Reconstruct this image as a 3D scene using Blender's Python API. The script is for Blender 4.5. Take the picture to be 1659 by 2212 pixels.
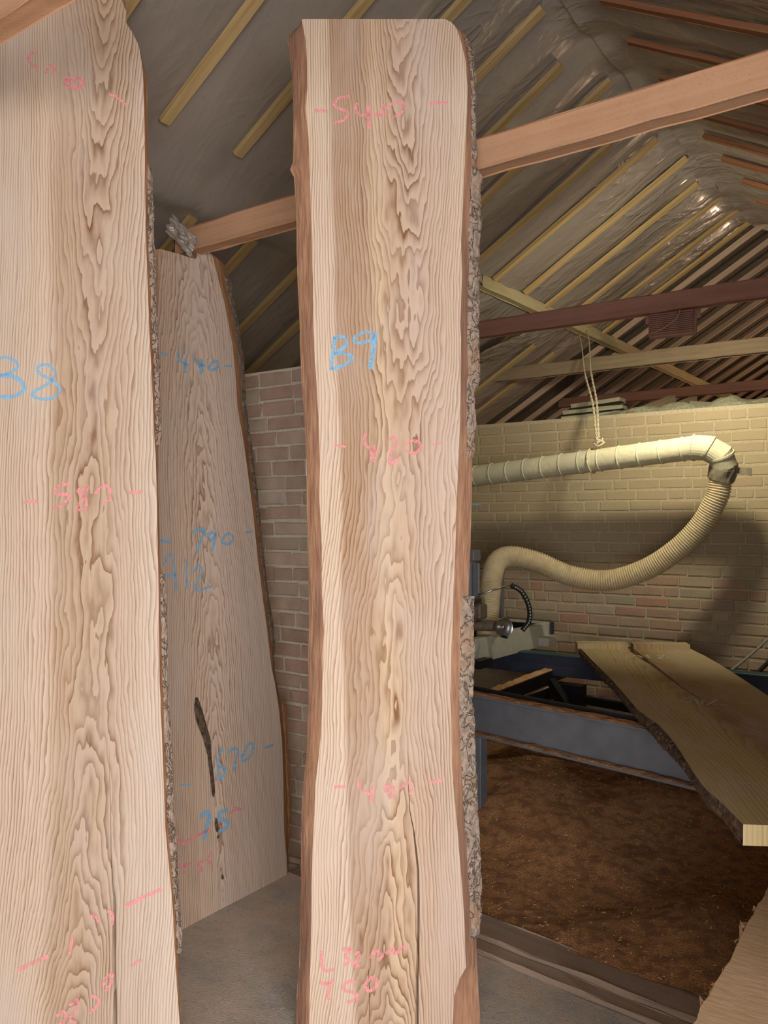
import bpy, bmesh, math, random
import numpy as np
from mathutils import Vector, Matrix, noise as mnoise

random.seed(7)
for o in list(bpy.data.objects):
    bpy.data.objects.remove(o)
scene = bpy.context.scene
col = scene.collection

# ------------------------------------------------------------------ camera
# World axes: X runs along the brick walls (to the right), Y into the barn, Z up.
F = 1850.0; CX = 829.5; HY = 1130.0; TH = math.radians(36.0); CZ = 1.57
SN, CS = math.sin(TH), math.cos(TH)
cam_d = bpy.data.cameras.new('camera')
cam_d.sensor_fit = 'VERTICAL'; cam_d.sensor_height = 36.0
cam_d.lens = F / 2212.0 * 36.0
cam_d.shift_y = (HY - 1106.0) / 2212.0
cam_d.clip_start = 0.05
cam = bpy.data.objects.new('camera', cam_d); col.objects.link(cam)
cam.location = (0, 0, CZ)
cam.rotation_euler = (math.radians(90), 0, TH)
scene.camera = cam

# ------------------------------------------------------------------ world, lights, exposure
world = bpy.data.worlds.new('world'); scene.world = world
world.use_nodes = True
wb = world.node_tree.nodes['Background']
wb.inputs[0].default_value = (0.80, 0.88, 1.0, 1); wb.inputs[1].default_value = 0.6

def area_light(name, loc, target, sx, sy, power, color):
    l = bpy.data.lights.new(name, 'AREA'); l.shape = 'RECTANGLE'
    l.size = sx; l.size_y = sy; l.energy = power; l.color = color
    o = bpy.data.objects.new(name, l); col.objects.link(o)
    o.location = loc
    o.rotation_euler = (Vector(target) - Vector(loc)).to_track_quat('-Z', 'Y').to_euler()
    return o
# daylight entering through the open front corner of the barn, behind the photographer
area_light('doorway_daylight', (2.35, -1.25, 1.35), (-1.9, 2.3, 1.30), 2.5, 2.1, 168, (1.0, 0.965, 0.94))
area_light('front_door_daylight', (0.95, -2.80, 1.35), (-2.2, 2.6, 1.20), 1.6, 2.1, 62, (1.0, 0.965, 0.94))
# an electric lamp in the bay beyond the brick wall
pl = bpy.data.lights.new('far_bay_lamp', 'POINT'); pl.energy = 40; pl.color = (1.0, 0.66, 0.42); pl.shadow_soft_size = 0.08
po = bpy.data.objects.new('far_bay_lamp', pl); col.objects.link(po); po.location = (-0.9, 9.6, 2.2)

vs = scene.view_settings
vs.view_transform = 'Standard'; vs.look = 'None'; vs.gamma = 1.0
vs.use_curve_mapping = False
vs.exposure = 0.55

# ------------------------------------------------------------------ photo geometry helpers
def ray(x, y):
    r = (x - CX) / F; u = (HY - y) / F
    return Vector((-SN + r * CS, CS + r * SN, u))
def at(x, y, d):
    return Vector((0, 0, CZ)) + ray(x, y) * d
def on_plane(x, y, p0, n):
    r = ray(x, y); c = Vector((0, 0, CZ))
    return c + r * ((Vector(p0) - c).dot(n) / r.dot(n))
def on_z(x, y, z):
    return on_plane(x, y, (0, 0, z), Vector((0, 0, 1)))
def project(p):
    d = -SN * p[0] + CS * p[1]; l = CS * p[0] + SN * p[1]
    return CX + F * l / d, HY - F * (p[2] - CZ) / d
def nz(x, y, z=0.0):
    return mnoise.noise(Vector((x, y, z)))
def fbm(x, y, z=0.0, o=3):
    s = 0; a = 1; f = 1
    for _ in range(o):
        s += a * mnoise.noise(Vector((x * f, y * f, z * f + 13.7 * _))); a *= .5; f *= 2.03
    return s
def lerp(a, b, t): return a + (b - a) * t
def interp(tab, x):
    """tab: sorted list of (x, v)"""
    if x <= tab[0][0]: return tab[0][1]
    for (a, va), (b, vb) in zip(tab, tab[1:]):
        if x <= b: return lerp(va, vb, (x - a) / (b - a) if b > a else 1)
    return tab[-1][1]
def smooth_path(pts, n):
    """Catmull-Rom through pts"""
    P = [Vector(p) for p in pts]; out = []
    P = [P[0] * 2 - P[1]] + P + [P[-1] * 2 - P[-2]]
    for i in range(1, len(P) - 2):
        for k in range(n):
            t = k / n; a, b, c, d = P[i-1], P[i], P[i+1], P[i+2]
            out.append(.5 * ((2*b) + (c - a)*t + (2*a - 5*b + 4*c - d)*t*t + (3*b - a - 3*c + d)*t**3))
    out.append(P[-2]); return out

# ------------------------------------------------------------------ node helpers and materials
class NT:
    def __init__(self, name):
        self.m = bpy.data.materials.new(name); self.m.use_nodes = True
        self.t = self.m.node_tree; self.b = self.t.nodes['Principled BSDF']
        self.out = self.t.nodes['Material Output']
    def new(self, typ, **kw):
        n = self.t.nodes.new(typ)
        for k, v in kw.items(): setattr(n, k, v)
        return n
    def link(self, a, b): self.t.links.new(a, b)
    def setin(self, sock, v):
        if hasattr(v, 'links') or isinstance(v, bpy.types.NodeSocket): self.link(v, sock)
        else: sock.default_value = v
    def math(self, op, a, b=0.0, c=None, clamp=False):
        n = self.new('ShaderNodeMath', operation=op, use_clamp=clamp)
        self.setin(n.inputs[0], a); self.setin(n.inputs[1], b)
        if c is not None: self.setin(n.inputs[2], c)
        return n.outputs[0]
    def comb(self, x, y, z):
        n = self.new('ShaderNodeCombineXYZ')
        for i, v in enumerate((x, y, z)): self.setin(n.inputs[i], v)
        return n.outputs[0]
    def noise(self, vec, scale=1.0, detail=2.0, rough=.5, dist=0.0):
        n = self.new('ShaderNodeTexNoise'); self.setin(n.inputs['Vector'], vec)
        n.inputs['Scale'].default_value = scale; n.inputs['Detail'].default_value = detail
        n.inputs['Roughness'].default_value = rough; n.inputs['Distortion'].default_value = dist
        return n.outputs[0]
    def ramp(self, fac, stops, interp='LINEAR'):
        n = self.new('ShaderNodeValToRGB'); self.setin(n.inputs[0], fac)
        cr = n.color_ramp; cr.interpolation = interp
        while len(cr.elements) < len(stops): cr.elements.new(0.5)
        for e, (p, c) in zip(cr.elements, stops):
            e.position = p
            e.color = (c, c, c, 1) if isinstance(c, (int, float)) else (c[0], c[1], c[2], 1)
        return n.outputs[0]
    def mix(self, fac, a, b, mode='MIX'):
        n = self.new('ShaderNodeMix', data_type='RGBA', blend_type=mode)
        self.setin(n.inputs[0], fac)
        for s, v in ((n.inputs[6], a), (n.inputs[7], b)):
            if isinstance(v, (tuple, list)): s.default_value = (v[0], v[1], v[2], 1)
            else: self.link(v, s)
        return n.outputs[2]
    def coords(self, kind='Object'):
        return self.new('ShaderNodeTexCoord').outputs[kind]
    def sep(self, v):
        n = self.new('ShaderNodeSeparateXYZ'); self.link(v, n.inputs[0]); return n.outputs
    def pos(self): return self.new('ShaderNodeNewGeometry').outputs['Position']
    def rnd(self): return self.new('ShaderNodeObjectInfo').outputs['Random']
    def bump(self, h, strength=.3, dist=.002):
        n = self.new('ShaderNodeBump'); self.setin(n.inputs['Height'], h)
        n.inputs['Strength'].default_value = strength; n.inputs['Distance'].default_value = dist
        self.link(n.outputs[0], self.b.inputs['Normal'])
    def base(self, c, rough=.7, spec=.3, metal=0.0):
        s = self.b.inputs['Base Color']
        if isinstance(c, (tuple, list)): s.default_value = (c[0], c[1], c[2], 1)
        else: self.link(c, s)
        self.setin(self.b.inputs['Roughness'], rough)
        self.b.inputs['Specular IOR Level'].default_value = spec
        self.b.inputs['Metallic'].default_value = metal
        return self.m

def srgb(r, g, b):
    f = lambda c: ((c/255 + .055)/1.055)**2.4 if c/255 > .04045 else c/255/12.92
    return (f(r), f(g), f(b))

def sawn_face(name, uc, ucl, w0, wl, wq, vm, N, u0, u1, zs, zones, seed, line=.95, amp=.036, rip=.009, saw=0.0):
    """plain-sawn ash: growth rings cut by the plane of the board, x across, z along"""
    t = NT(name); x, y, z = t.sep(t.coords())
    nA = t.noise(t.comb(t.math('MULTIPLY', x, 1.0), seed, t.math('MULTIPLY', z, .8)), 1, 2)
    nB = t.noise(t.comb(t.math('MULTIPLY', x, 5.0), seed + 3, t.math('MULTIPLY', z, 1.35)), 1, 3, .5)
    nC = t.noise(t.comb(t.math('MULTIPLY', x, 30.0), seed + 7, t.math('MULTIPLY', z, 8)), 1, 2)
    nD = t.noise(t.comb(t.math('MULTIPLY', x, 60.0), seed + 9, t.math('MULTIPLY', z, 3.5)), 1, 2)
    ucv = t.math('MULTIPLY_ADD', t.math('SUBTRACT', nA, .5), .10, t.math('MULTIPLY_ADD', z, ucl, uc))
    du = t.math('SUBTRACT', x, ucv)
    zz = t.math('SUBTRACT', z, vm)
    w = t.math('MULTIPLY_ADD', z, wl, w0)
    w = t.math('SUBTRACT', w, t.math('MULTIPLY', t.math('MULTIPLY', zz, zz), wq))
    w = t.math('MULTIPLY_ADD', t.math('SUBTRACT', nB, .5), amp * 3, w)
    w = t.math('MULTIPLY_ADD', t.math('SUBTRACT', nC, .5), rip * 2, w)
    rho = t.math('SQRT', t.math('ADD', t.math('MULTIPLY', du, du), t.math('MULTIPLY', w, w)))
    rho = t.math('MULTIPLY_ADD', t.math('SUBTRACT', nD, .5), .005, rho)
    rho = t.math('MULTIPLY', rho, N)
    fr = t.math('FRACT', rho)
    wn = t.new('ShaderNodeTexWhiteNoise', noise_dimensions='1D'); t.link(t.math('FLOOR', rho), wn.inputs['W'])
    d = t.ramp(fr, [(0, .1), (.05, 1.0), (.15, .82), (.36, .42), (.68, .10), (1.0, 0.0)])
    msk = t.noise(t.comb(t.math('MULTIPLY', x, 9), seed + 40, t.math('MULTIPLY', z, 1.1)), 1, 2)
    d = t.math('MULTIPLY', d, t.math('MULTIPLY_ADD', wn.outputs[0], .45, t.math('MULTIPLY', msk, 1.1)))
    fib = t.noise(t.comb(t.math('MULTIPLY', x, 330), seed, t.math('MULTIPLY', z, 9)), 1, 2)
    nz_ = t.noise(t.comb(t.math('MULTIPLY', x, 3.0), seed + 20, t.math('MULTIPLY', z, .9)), 1, 2)
    zu = t.math('ADD', x, t.math('MULTIPLY', t.math('SUBTRACT', nz_, .5), .06))
    zu = t.math('ADD', zu, t.math('MULTIPLY', t.math('SUBTRACT', z, 3.0), zs))
    zu = t.math('DIVIDE', t.math('SUBTRACT', zu, u0), u1 - u0, clamp=True)
    zc = t.ramp(zu, [(p, srgb(*c)) for p, c in zones])
    dk = t.mix(1.0, zc, srgb(164, 132, 102), 'MULTIPLY')
    c = t.mix(t.math('MULTIPLY', d, line), zc, dk)
    c = t.mix(t.math('MULTIPLY', t.math('SUBTRACT', fib, .5), .9, clamp=True), c, (.20, .14, .10))
    grey = t.noise(t.comb(t.math('MULTIPLY', x, 7), seed + 31, t.math('MULTIPLY', z, 2.2)), 1, 4, .6)
    c = t.mix(t.ramp(grey, [(.45, 0.0), (.72, .42)]), c, srgb(200, 186, 177))
    h = t.math('SUBTRACT', t.math('MULTIPLY', fib, .5), d)
    if saw:
        ph = t.math('ADD', t.math('MULTIPLY', z, 260), t.math('MULTIPLY', x, 160))
        h = t.math('ADD', h, t.math('MULTIPLY', t.math('SINE', ph), saw))
    t.bump(h, .30, .0022)
    return t.base(c, .80, .15)

def plain_timber(name, c1, c2, dust=None, dustf=.5, scale=1.0, along='x', varied=.25):
    """generic sawn softwood, grain along the local x axis"""
    t = NT(name); x, y, z = t.sep(t.coords())
    r = t.math('MULTIPLY', t.rnd(), 37.0)
    n1 = t.noise(t.comb(t.math('MULTIPLY_ADD', x, 2.0*scale, r), t.math('MULTIPLY', y, 45*scale), t.math('MULTIPLY', z, 45*scale)), 1, 3)
    n2 = t.noise(t.comb(t.math('MULTIPLY_ADD', x, 1.2, r), t.math('MULTIPLY', y, 6), t.math('MULTIPLY', z, 6)), 1, 2)
    c = t.mix(t.ramp(n1, [(.35, 0), (.68, 1)]), c1, c2)
    c = t.mix(t.math('MULTIPLY', t.math('SUBTRACT', n2, .3), varied * 2, clamp=True), c, tuple(v * .55 for v in c1))
    vv = t.math('MULTIPLY_ADD', t.rnd(), .24, .88)
    c = t.mix(1.0, c, t.comb(vv, vv, vv), 'MULTIPLY')
    h = n1
    if dust:
        nd = t.noise(t.coords(), 11, 5, .7); nf = t.noise(t.coords(), 130, 3, .7)
        c = t.mix(t.ramp(nd, [(.30, dustf), (.70, dustf * .45)]), c, dust)
        c = t.mix(t.math('MULTIPLY', t.math('SUBTRACT', .40, nf), 2.5, clamp=True), c, tuple(v * .4 for v in c1))
        h = t.math('ADD', n1, t.math('MULTIPLY', nf, 2.0))
    t.bump(h, .25, .003)
    return t.base(c, .85, .15)

def rough_mat(name, c1, c2, scale=30, rough=.85, bump=.5, dist=.004, c3=None, spec=.2, stretch=(1, 1, 1), world=False):
    t = NT(name); v = t.pos() if world else t.coords()
    mp = t.new('ShaderNodeVectorMath', operation='MULTIPLY'); t.link(v, mp.inputs[0]); mp.inputs[1].default_value = stretch
    n1 = t.noise(mp.outputs[0], scale, 4, .6); n2 = t.noise(mp.outputs[0], scale * .13, 3, .5)
    c = t.mix(t.ramp(n1, [(.34, 0), (.66, 1)]), c1, c2)
    if c3: c = t.mix(t.ramp(n2, [(.45, 0), (.62, .85)]), c, c3)
    t.bump(n1, bump, dist)
    return t.base(c, rough, spec)

def simple(name, c, rough=.5, metal=0.0, spec=.4, var=.15, scale=25):
    t = NT(name); n = t.noise(t.coords(), scale, 3)
    cc = t.mix(t.ramp(n, [(.35, 0), (.7, 1)]), c, tuple(v * (1 - var) for v in c))
    return t.base(cc, rough, spec, metal)

def chalk_mat(name, c):
    t = NT(name); x, y, z = t.sep(t.coords())
    n = t.noise(t.comb(t.math('MULTIPLY', x, 260), t.math('MULTIPLY', y, 10), t.math('MULTIPLY', z, 90)), 1, 2, .6)
    n2 = t.noise(t.coords(), 45, 2)
    f = t.math('MULTIPLY_ADD', n2, .7, t.math('SUBTRACT', n, .42))
    t.base(c, .95, .05)
    tr = t.new('ShaderNodeBsdfTransparent'); ms = t.new('ShaderNodeMixShader')
    t.link(t.ramp(f, [(.22, .12), (.50, .85)]), ms.inputs[0])
    t.link(tr.outputs[0], ms.inputs[1]); t.link(t.b.outputs[0], ms.inputs[2]); t.link(ms.outputs[0], t.out.inputs[0])
    return t.m

def brick_mat(name, dusty):
    t = NT(name); rn = t.rnd(); p = t.pos()
    sh = t.new('ShaderNodeVectorMath', operation='ADD'); t.link(p, sh.inputs[0]); t.link(t.comb(t.math('MULTIPLY', rn, 9), 0, 0), sh.inputs[1])
    if dusty:
        stops = [(0, srgb(168, 132, 112)), (.2, srgb(176, 158, 132)), (.45, srgb(160, 138, 116)), (.62, srgb(170, 122, 104)), (.8, srgb(150, 142, 122)), (1, srgb(182, 164, 138))]
    else:
        stops = [(0, srgb(188, 164, 150)), (.2, srgb(196, 178, 160)), (.4, srgb(168, 148, 134)), (.55, srgb(186, 154, 144)), (.75, srgb(186, 174, 156)), (.9, srgb(172, 154, 140)), (1, srgb(198, 186, 176))]
    c = t.ramp(rn, stops)
    n = t.noise(sh.outputs[0], 9, 3); n2 = t.noise(p, 90, 4, .6)
    c = t.mix(t.ramp(n, [(.4, 0), (.7, .45)]), c, srgb(138, 114, 102))
    c = t.mix(t.math('MULTIPLY', t.math('SUBTRACT', n2, .42), 1.1, clamp=True), c, srgb(188, 176, 160))
    if dusty:      # sawdust has settled thickly on the upper courses
        x, y, z = t.sep(p); nd = t.noise(p, 2.2, 3)
        f = t.math('ADD', z, t.math('MULTIPLY', t.math('SUBTRACT', nd, .5), .7))
        c = t.mix(t.ramp(t.math('MULTIPLY', f, .4), [(.40, .10), (.58, .88)]), c, srgb(166, 150, 118))
    t.bump(n2, .5, .006)
    return t.base(c, .92, .1)

M = {}
ASH_L = srgb(226, 203, 172)
M['face_b9'] = sawn_face('sawn_ash_narrow', .0, .022, .165, 0, .036, 1.6, 136, -.27, .27, .028,
    [(0, (217, 195, 173)), (.17, (219, 198, 175)), (.195, (182, 151, 124)), (.36, (189, 161, 137)), (.43, (210, 184, 156)), (.52, (201, 173, 148)), (.70, (201, 177, 159)), (.88, (210, 188, 169)), (1, (218, 197, 175))], 3.1, saw=.06)
M['face_b8'] = sawn_face('sawn_ash_wide', -.365, .005, .155, .0, .034, 1.7, 122, -.75, .0, .02,
    [(0, (206, 187, 169)), (.30, (212, 190, 169)), (.36, (189, 162, 137)), (.60, (195, 171, 149)), (.72, (207, 188, 172)), (.9, (215, 199, 184)), (1, (218, 203, 187))], 11.7, .88, saw=.10)
UCA, UCB = -.400, .027
M['face_a12'] = sawn_face('sawn_ash_tapered', UCA, UCB, .005, .078, .0, 1.2, 108, -.75, .05, .0,
    [(0, (212, 186, 164)), (.3, (216, 190, 168)), (.6, (222, 198, 180)), (.85, (226, 206, 190)), (1, (232, 213, 196))], 23.3, .9, .02, .014)
M['face_far'] = sawn_face('sawn_oak_flat', .30, .0, .06, .05, .0, 1.2, 75, 0, .75, .0,
    [(0, (186, 166, 122)), (.3, (198, 176, 130)), (.45, (168, 140, 104)), (.62, (188, 164, 124)), (1, (204, 184, 140))], 41.0, .45, .02)
M['face_fore'] = rough_mat('fresh_sawn_face', srgb(206, 172, 134), srgb(222, 192, 156), 60, .85, .5, .003, stretch=(.25, 1, 1))
M['inner_bark'] = rough_mat('inner_bark', srgb(158, 116, 92), srgb(188, 146, 116), 26, .85, .8, .007, srgb(136, 102, 86), stretch=(2.6, 2.6, .35))
M['inner_bark_pale'] = rough_mat('inner_bark_pale', srgb(178, 128, 90), srgb(206, 160, 118), 26, .85, .7, .006, srgb(160, 112, 80), stretch=(2.6, 2.6, .35))
tb = NT('outer_bark'); _x, _y, _z = tb.sep(tb.coords())
_n1 = tb.noise(tb.coords(), 55, 5, .7); _n2 = tb.noise(tb.comb(tb.math('MULTIPLY', _x, 30), tb.math('MULTIPLY', _y, 30), tb.math('MULTIPLY', _z, 20)), 1, 3, .6, .8)
_fis = tb.ramp(tb.math('ABSOLUTE', tb.math('SUBTRACT', _n2, .5)), [(0, 1.0), (.03, 0.0)])
_c = tb.mix(tb.ramp(_n1, [(.34, 0), (.66, 1)]), srgb(130, 114, 102), srgb(176, 158, 142))
_c = tb.mix(tb.ramp(tb.noise(tb.coords(), 7, 2), [(.5, 0), (.68, .5)]), _c, srgb(166, 128, 102))
_c = tb.mix(tb.math('MULTIPLY', _fis, .28), _c, srgb(78, 62, 52))
tb.bump(tb.math('SUBTRACT', _n1, _fis), 1.0, .006)
M['outer_bark'] = tb.base(_c, .95, .1)
M['dark_bark'] = rough_mat('dark_bark', srgb(66, 52, 42), srgb(120, 100, 84), 60, .95, 1.0, .01)
M['pine'] = plain_timber('pine_batten', srgb(176, 146, 98), srgb(196, 170, 122))
M['pine_brown'] = plain_timber('brown_batten', srgb(140, 94, 66), srgb(160, 112, 80))
M['beam'] = plain_timber('dusty_beam', srgb(172, 128, 96), srgb(192, 150, 116), srgb(190, 152, 124), .6)
M['beam_red'] = plain_timber('red_brown_beam', srgb(128, 88, 74), srgb(146, 104, 88), srgb(150, 110, 94), .5)
M['beam_dark'] = plain_timber('old_beam', srgb(120, 98, 80), srgb(150, 126, 100), srgb(150, 136, 110), .5)
M['purlin'] = plain_timber('pale_purlin', srgb(176, 160, 122), srgb(198, 182, 142), srgb(192, 178, 140), .5)
M['rafter'] = plain_timber('pale_rafter', srgb(190, 160, 138), srgb(214, 186, 160))
M['old_board'] = plain_timber('dark_roof_board', srgb(80, 75, 67), srgb(102, 95, 84))
M['mortar_old'] = rough_mat('old_mortar', srgb(196, 188, 174), srgb(216, 208, 196), 60, .95, .6, .006, world=True)
tm = NT('dusty_mortar'); _p = tm.pos(); _x, _y, _z = tm.sep(_p); _n = tm.noise(_p, 60, 4, .6)
M['mortar_dusty'] = tm.base(tm.mix(tm.ramp(_n, [(.3, 0), (.7, 1)]), srgb(166, 152, 124), srgb(184, 170, 142)), .95, .1); tm.bump(_n, .6, .006)
M['brick_old'] = brick_mat('old_brick', False)
M['brick_dusty'] = brick_mat('dusty_brick', True)
# plastic vapour film
tf = NT('plastic_film'); _p = tf.pos(); _n = tf.noise(_p, 1.4, 3); _n2 = tf.noise(_p, 26, 3)
_x, _y, _z = tf.sep(_p)
def _rid(sx, sy, sk, seed, det=2):
    n = tf.noise(tf.comb(tf.math('MULTIPLY_ADD', _y, sk, tf.math('MULTIPLY', _x, sx)), tf.math('MULTIPLY', _y, sy), tf.math('ADD', _z, seed)), 1, det, .55, .6)
    return tf.math('POWER', tf.math('SUBTRACT', 1.0, tf.math('ABSOLUTE', tf.math('MULTIPLY_ADD', n, 5.0, -2.5)), clamp=True), 2.5)
_amp = tf.ramp(tf.noise(_p, .9, 2), [(.35, .15), (.65, 1.0)])
_h = tf.math('ADD', tf.math('MULTIPLY', _rid(1.2, 5.5, .8, 0), .8), tf.math('ADD', tf.math('MULTIPLY', _rid(3.5, 3.0, -2.0, 5), .7), tf.math('MULTIPLY', _rid(9.0, 14.0, 5.0, 9), .22)))
_amp = tf.math('MULTIPLY', _amp, tf.ramp(tf.math('MULTIPLY', tf.math('ADD', _y, tf.math('MULTIPLY', _x, .8)), .25), [(0, .22), (.30, .30), (.65, 1.0)]))
tf.bump(tf.math('MULTIPLY', _h, _amp), .8, .016)
tf.base(tf.mix(tf.ramp(_n, [(.35, 0), (.7, 1)]), srgb(156, 144, 134), srgb(138, 129, 121)), tf.ramp(_n2, [(.3, .26), (.7, .38)]), .5)
tf.b.inputs['Coat Weight'].default_value = .5; tf.b.inputs['Coat Roughness'].default_value = .12
M['film'] = tf.m
# concrete with drifts of sawdust
tcn = NT('dusty_concrete'); _p = tcn.pos(); _n = tcn.noise(_p, 2.0, 5, .65); _n2 = tcn.noise(_p, 120, 3, .7); _n3 = tcn.noise(_p, 9, 4, .6)
_c = tcn.mix(tcn.ramp(_n3, [(.35, 0), (.7, 1)]), srgb(174, 170, 166), srgb(202, 195, 187))
_c = tcn.mix(tcn.ramp(_n, [(.42, 0), (.58, .8)]), _c, srgb(214, 197, 180))
_c = tcn.mix(tcn.math('MULTIPLY', tcn.math('SUBTRACT', _n2, .5), 2.2, clamp=True), _c, srgb(210, 194, 176))
_c = tcn.mix(tcn.math('MULTIPLY', tcn.math('SUBTRACT', .43, _n2), 2.2, clamp=True), _c, srgb(84, 78, 72))
_n4 = tcn.noise(_p, 48, 4, .75)
_c = tcn.mix(tcn.math('MULTIPLY', tcn.math('SUBTRACT', .44, _n4), 3.0, clamp=True), _c, srgb(92, 86, 80))
_c = tcn.mix(tcn.math('MULTIPLY', tcn.math('SUBTRACT', _n4, .56), 3.0, clamp=True), _c, srgb(206, 186, 164))
M['concrete'] = tcn.base(_c, .9, .2); tcn.bump(tcn.math('ADD', _n2, _n3), .5, .005)
M['sawdust'] = rough_mat('sawdust', srgb(156, 108, 70), srgb(220, 168, 118), 150, .97, 1.0, .010, srgb(146, 106, 78), world=True)
M['shaving'] = rough_mat('wood_shaving', srgb(204, 156, 108), srgb(232, 192, 146), 20, .9, .1)
M['steel'] = simple('painted_steel', srgb(118, 122, 130), .5, .3, .5, .2, 12)
M['black_steel'] = simple('black_steel', srgb(38, 38, 40), .5, .3)
M['white_paint'] = simple('cream_paint', srgb(196, 194, 178), .5)
M['blue_paint'] = simple('blue_paint', srgb(70, 77, 96), .45, .1)
M['teal_paint'] = simple('teal_paint', srgb(56, 84, 88), .45, .1)
M['rust'] = rough_mat('rusty_iron', srgb(110, 72, 46), srgb(150, 104, 66), 40, .9, .5, .003)
M['chrome'] = simple('chrome', (.55, .55, .55), .32, 1.0)
M['hose'] = rough_mat('dusty_hose', srgb(196, 178, 140), srgb(212, 196, 160), 30, .75, .2, .002)
M['duct'] = rough_mat('dusty_duct', srgb(200, 192, 158), srgb(216, 208, 176), 35, .85, .5, .004, srgb(192, 186, 158))
M['tape'] = simple('grey_tape', srgb(128, 118, 96), .6)
M['rope'] = rough_mat('rope', srgb(186, 172, 140), srgb(214, 200, 168), 300, .95, .4)
M['lamp_body'] = simple('dusty_lamp_body', srgb(156, 112, 96), .8)
M['motor_grey'] = simple('motor_grey', srgb(128, 128, 132), .55, .2)
M['oily_metal'] = simple('oily_metal', srgb(128, 112, 98), .55, .2, .4, .4, 40)
M['rubber'] = simple('black_rubber', srgb(30, 30, 32), .6)
M['cable'] = simple('pale_cable', srgb(150, 150, 132), .6)
M['dustpile'] = rough_mat('grey_dust', srgb(120, 118, 100), srgb(150, 146, 122), 60, 1, .9, .01)
M['pink_chalk'] = chalk_mat('pink_chalk', srgb(246, 164, 168))
M['blue_chalk'] = chalk_mat('blue_chalk', srgb(142, 198, 236))
M['white_chalk'] = chalk_mat('white_chalk', srgb(224, 220, 196))
tl = NT('lamp_panel'); tl.b.inputs['Emission Color'].default_value = (1, .92, .66, 1); tl.b.inputs['Emission Strength'].default_value = 6.0
M['lamp_panel'] = tl.base((.9, .9, .8), .4)

# ------------------------------------------------------------------ object helpers
MAT = {}        # object -> world matrix
def reg(o, mw, parent=None):
    MAT[o.name] = mw.copy()
    if parent is not None:
        o.parent = parent
        o.matrix_basis = MAT[parent.name].inverted() @ mw
    else:
        o.matrix_basis = mw
    return o
def tag(o, label=None, cat=None, group=None, kind=None):
    if label: o['label'] = label
    if cat: o['category'] = cat
    if group: o['group'] = group
    if kind: o['kind'] = kind
    return o
def empty(name, loc, label, cat, group=None, mw=None):
    o = bpy.data.objects.new(name, None); o.empty_display_size = .1; col.objects.link(o)
    reg(o, mw if mw is not None else Matrix.Translation(Vector(loc)))
    return tag(o, label, cat, group)

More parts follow.
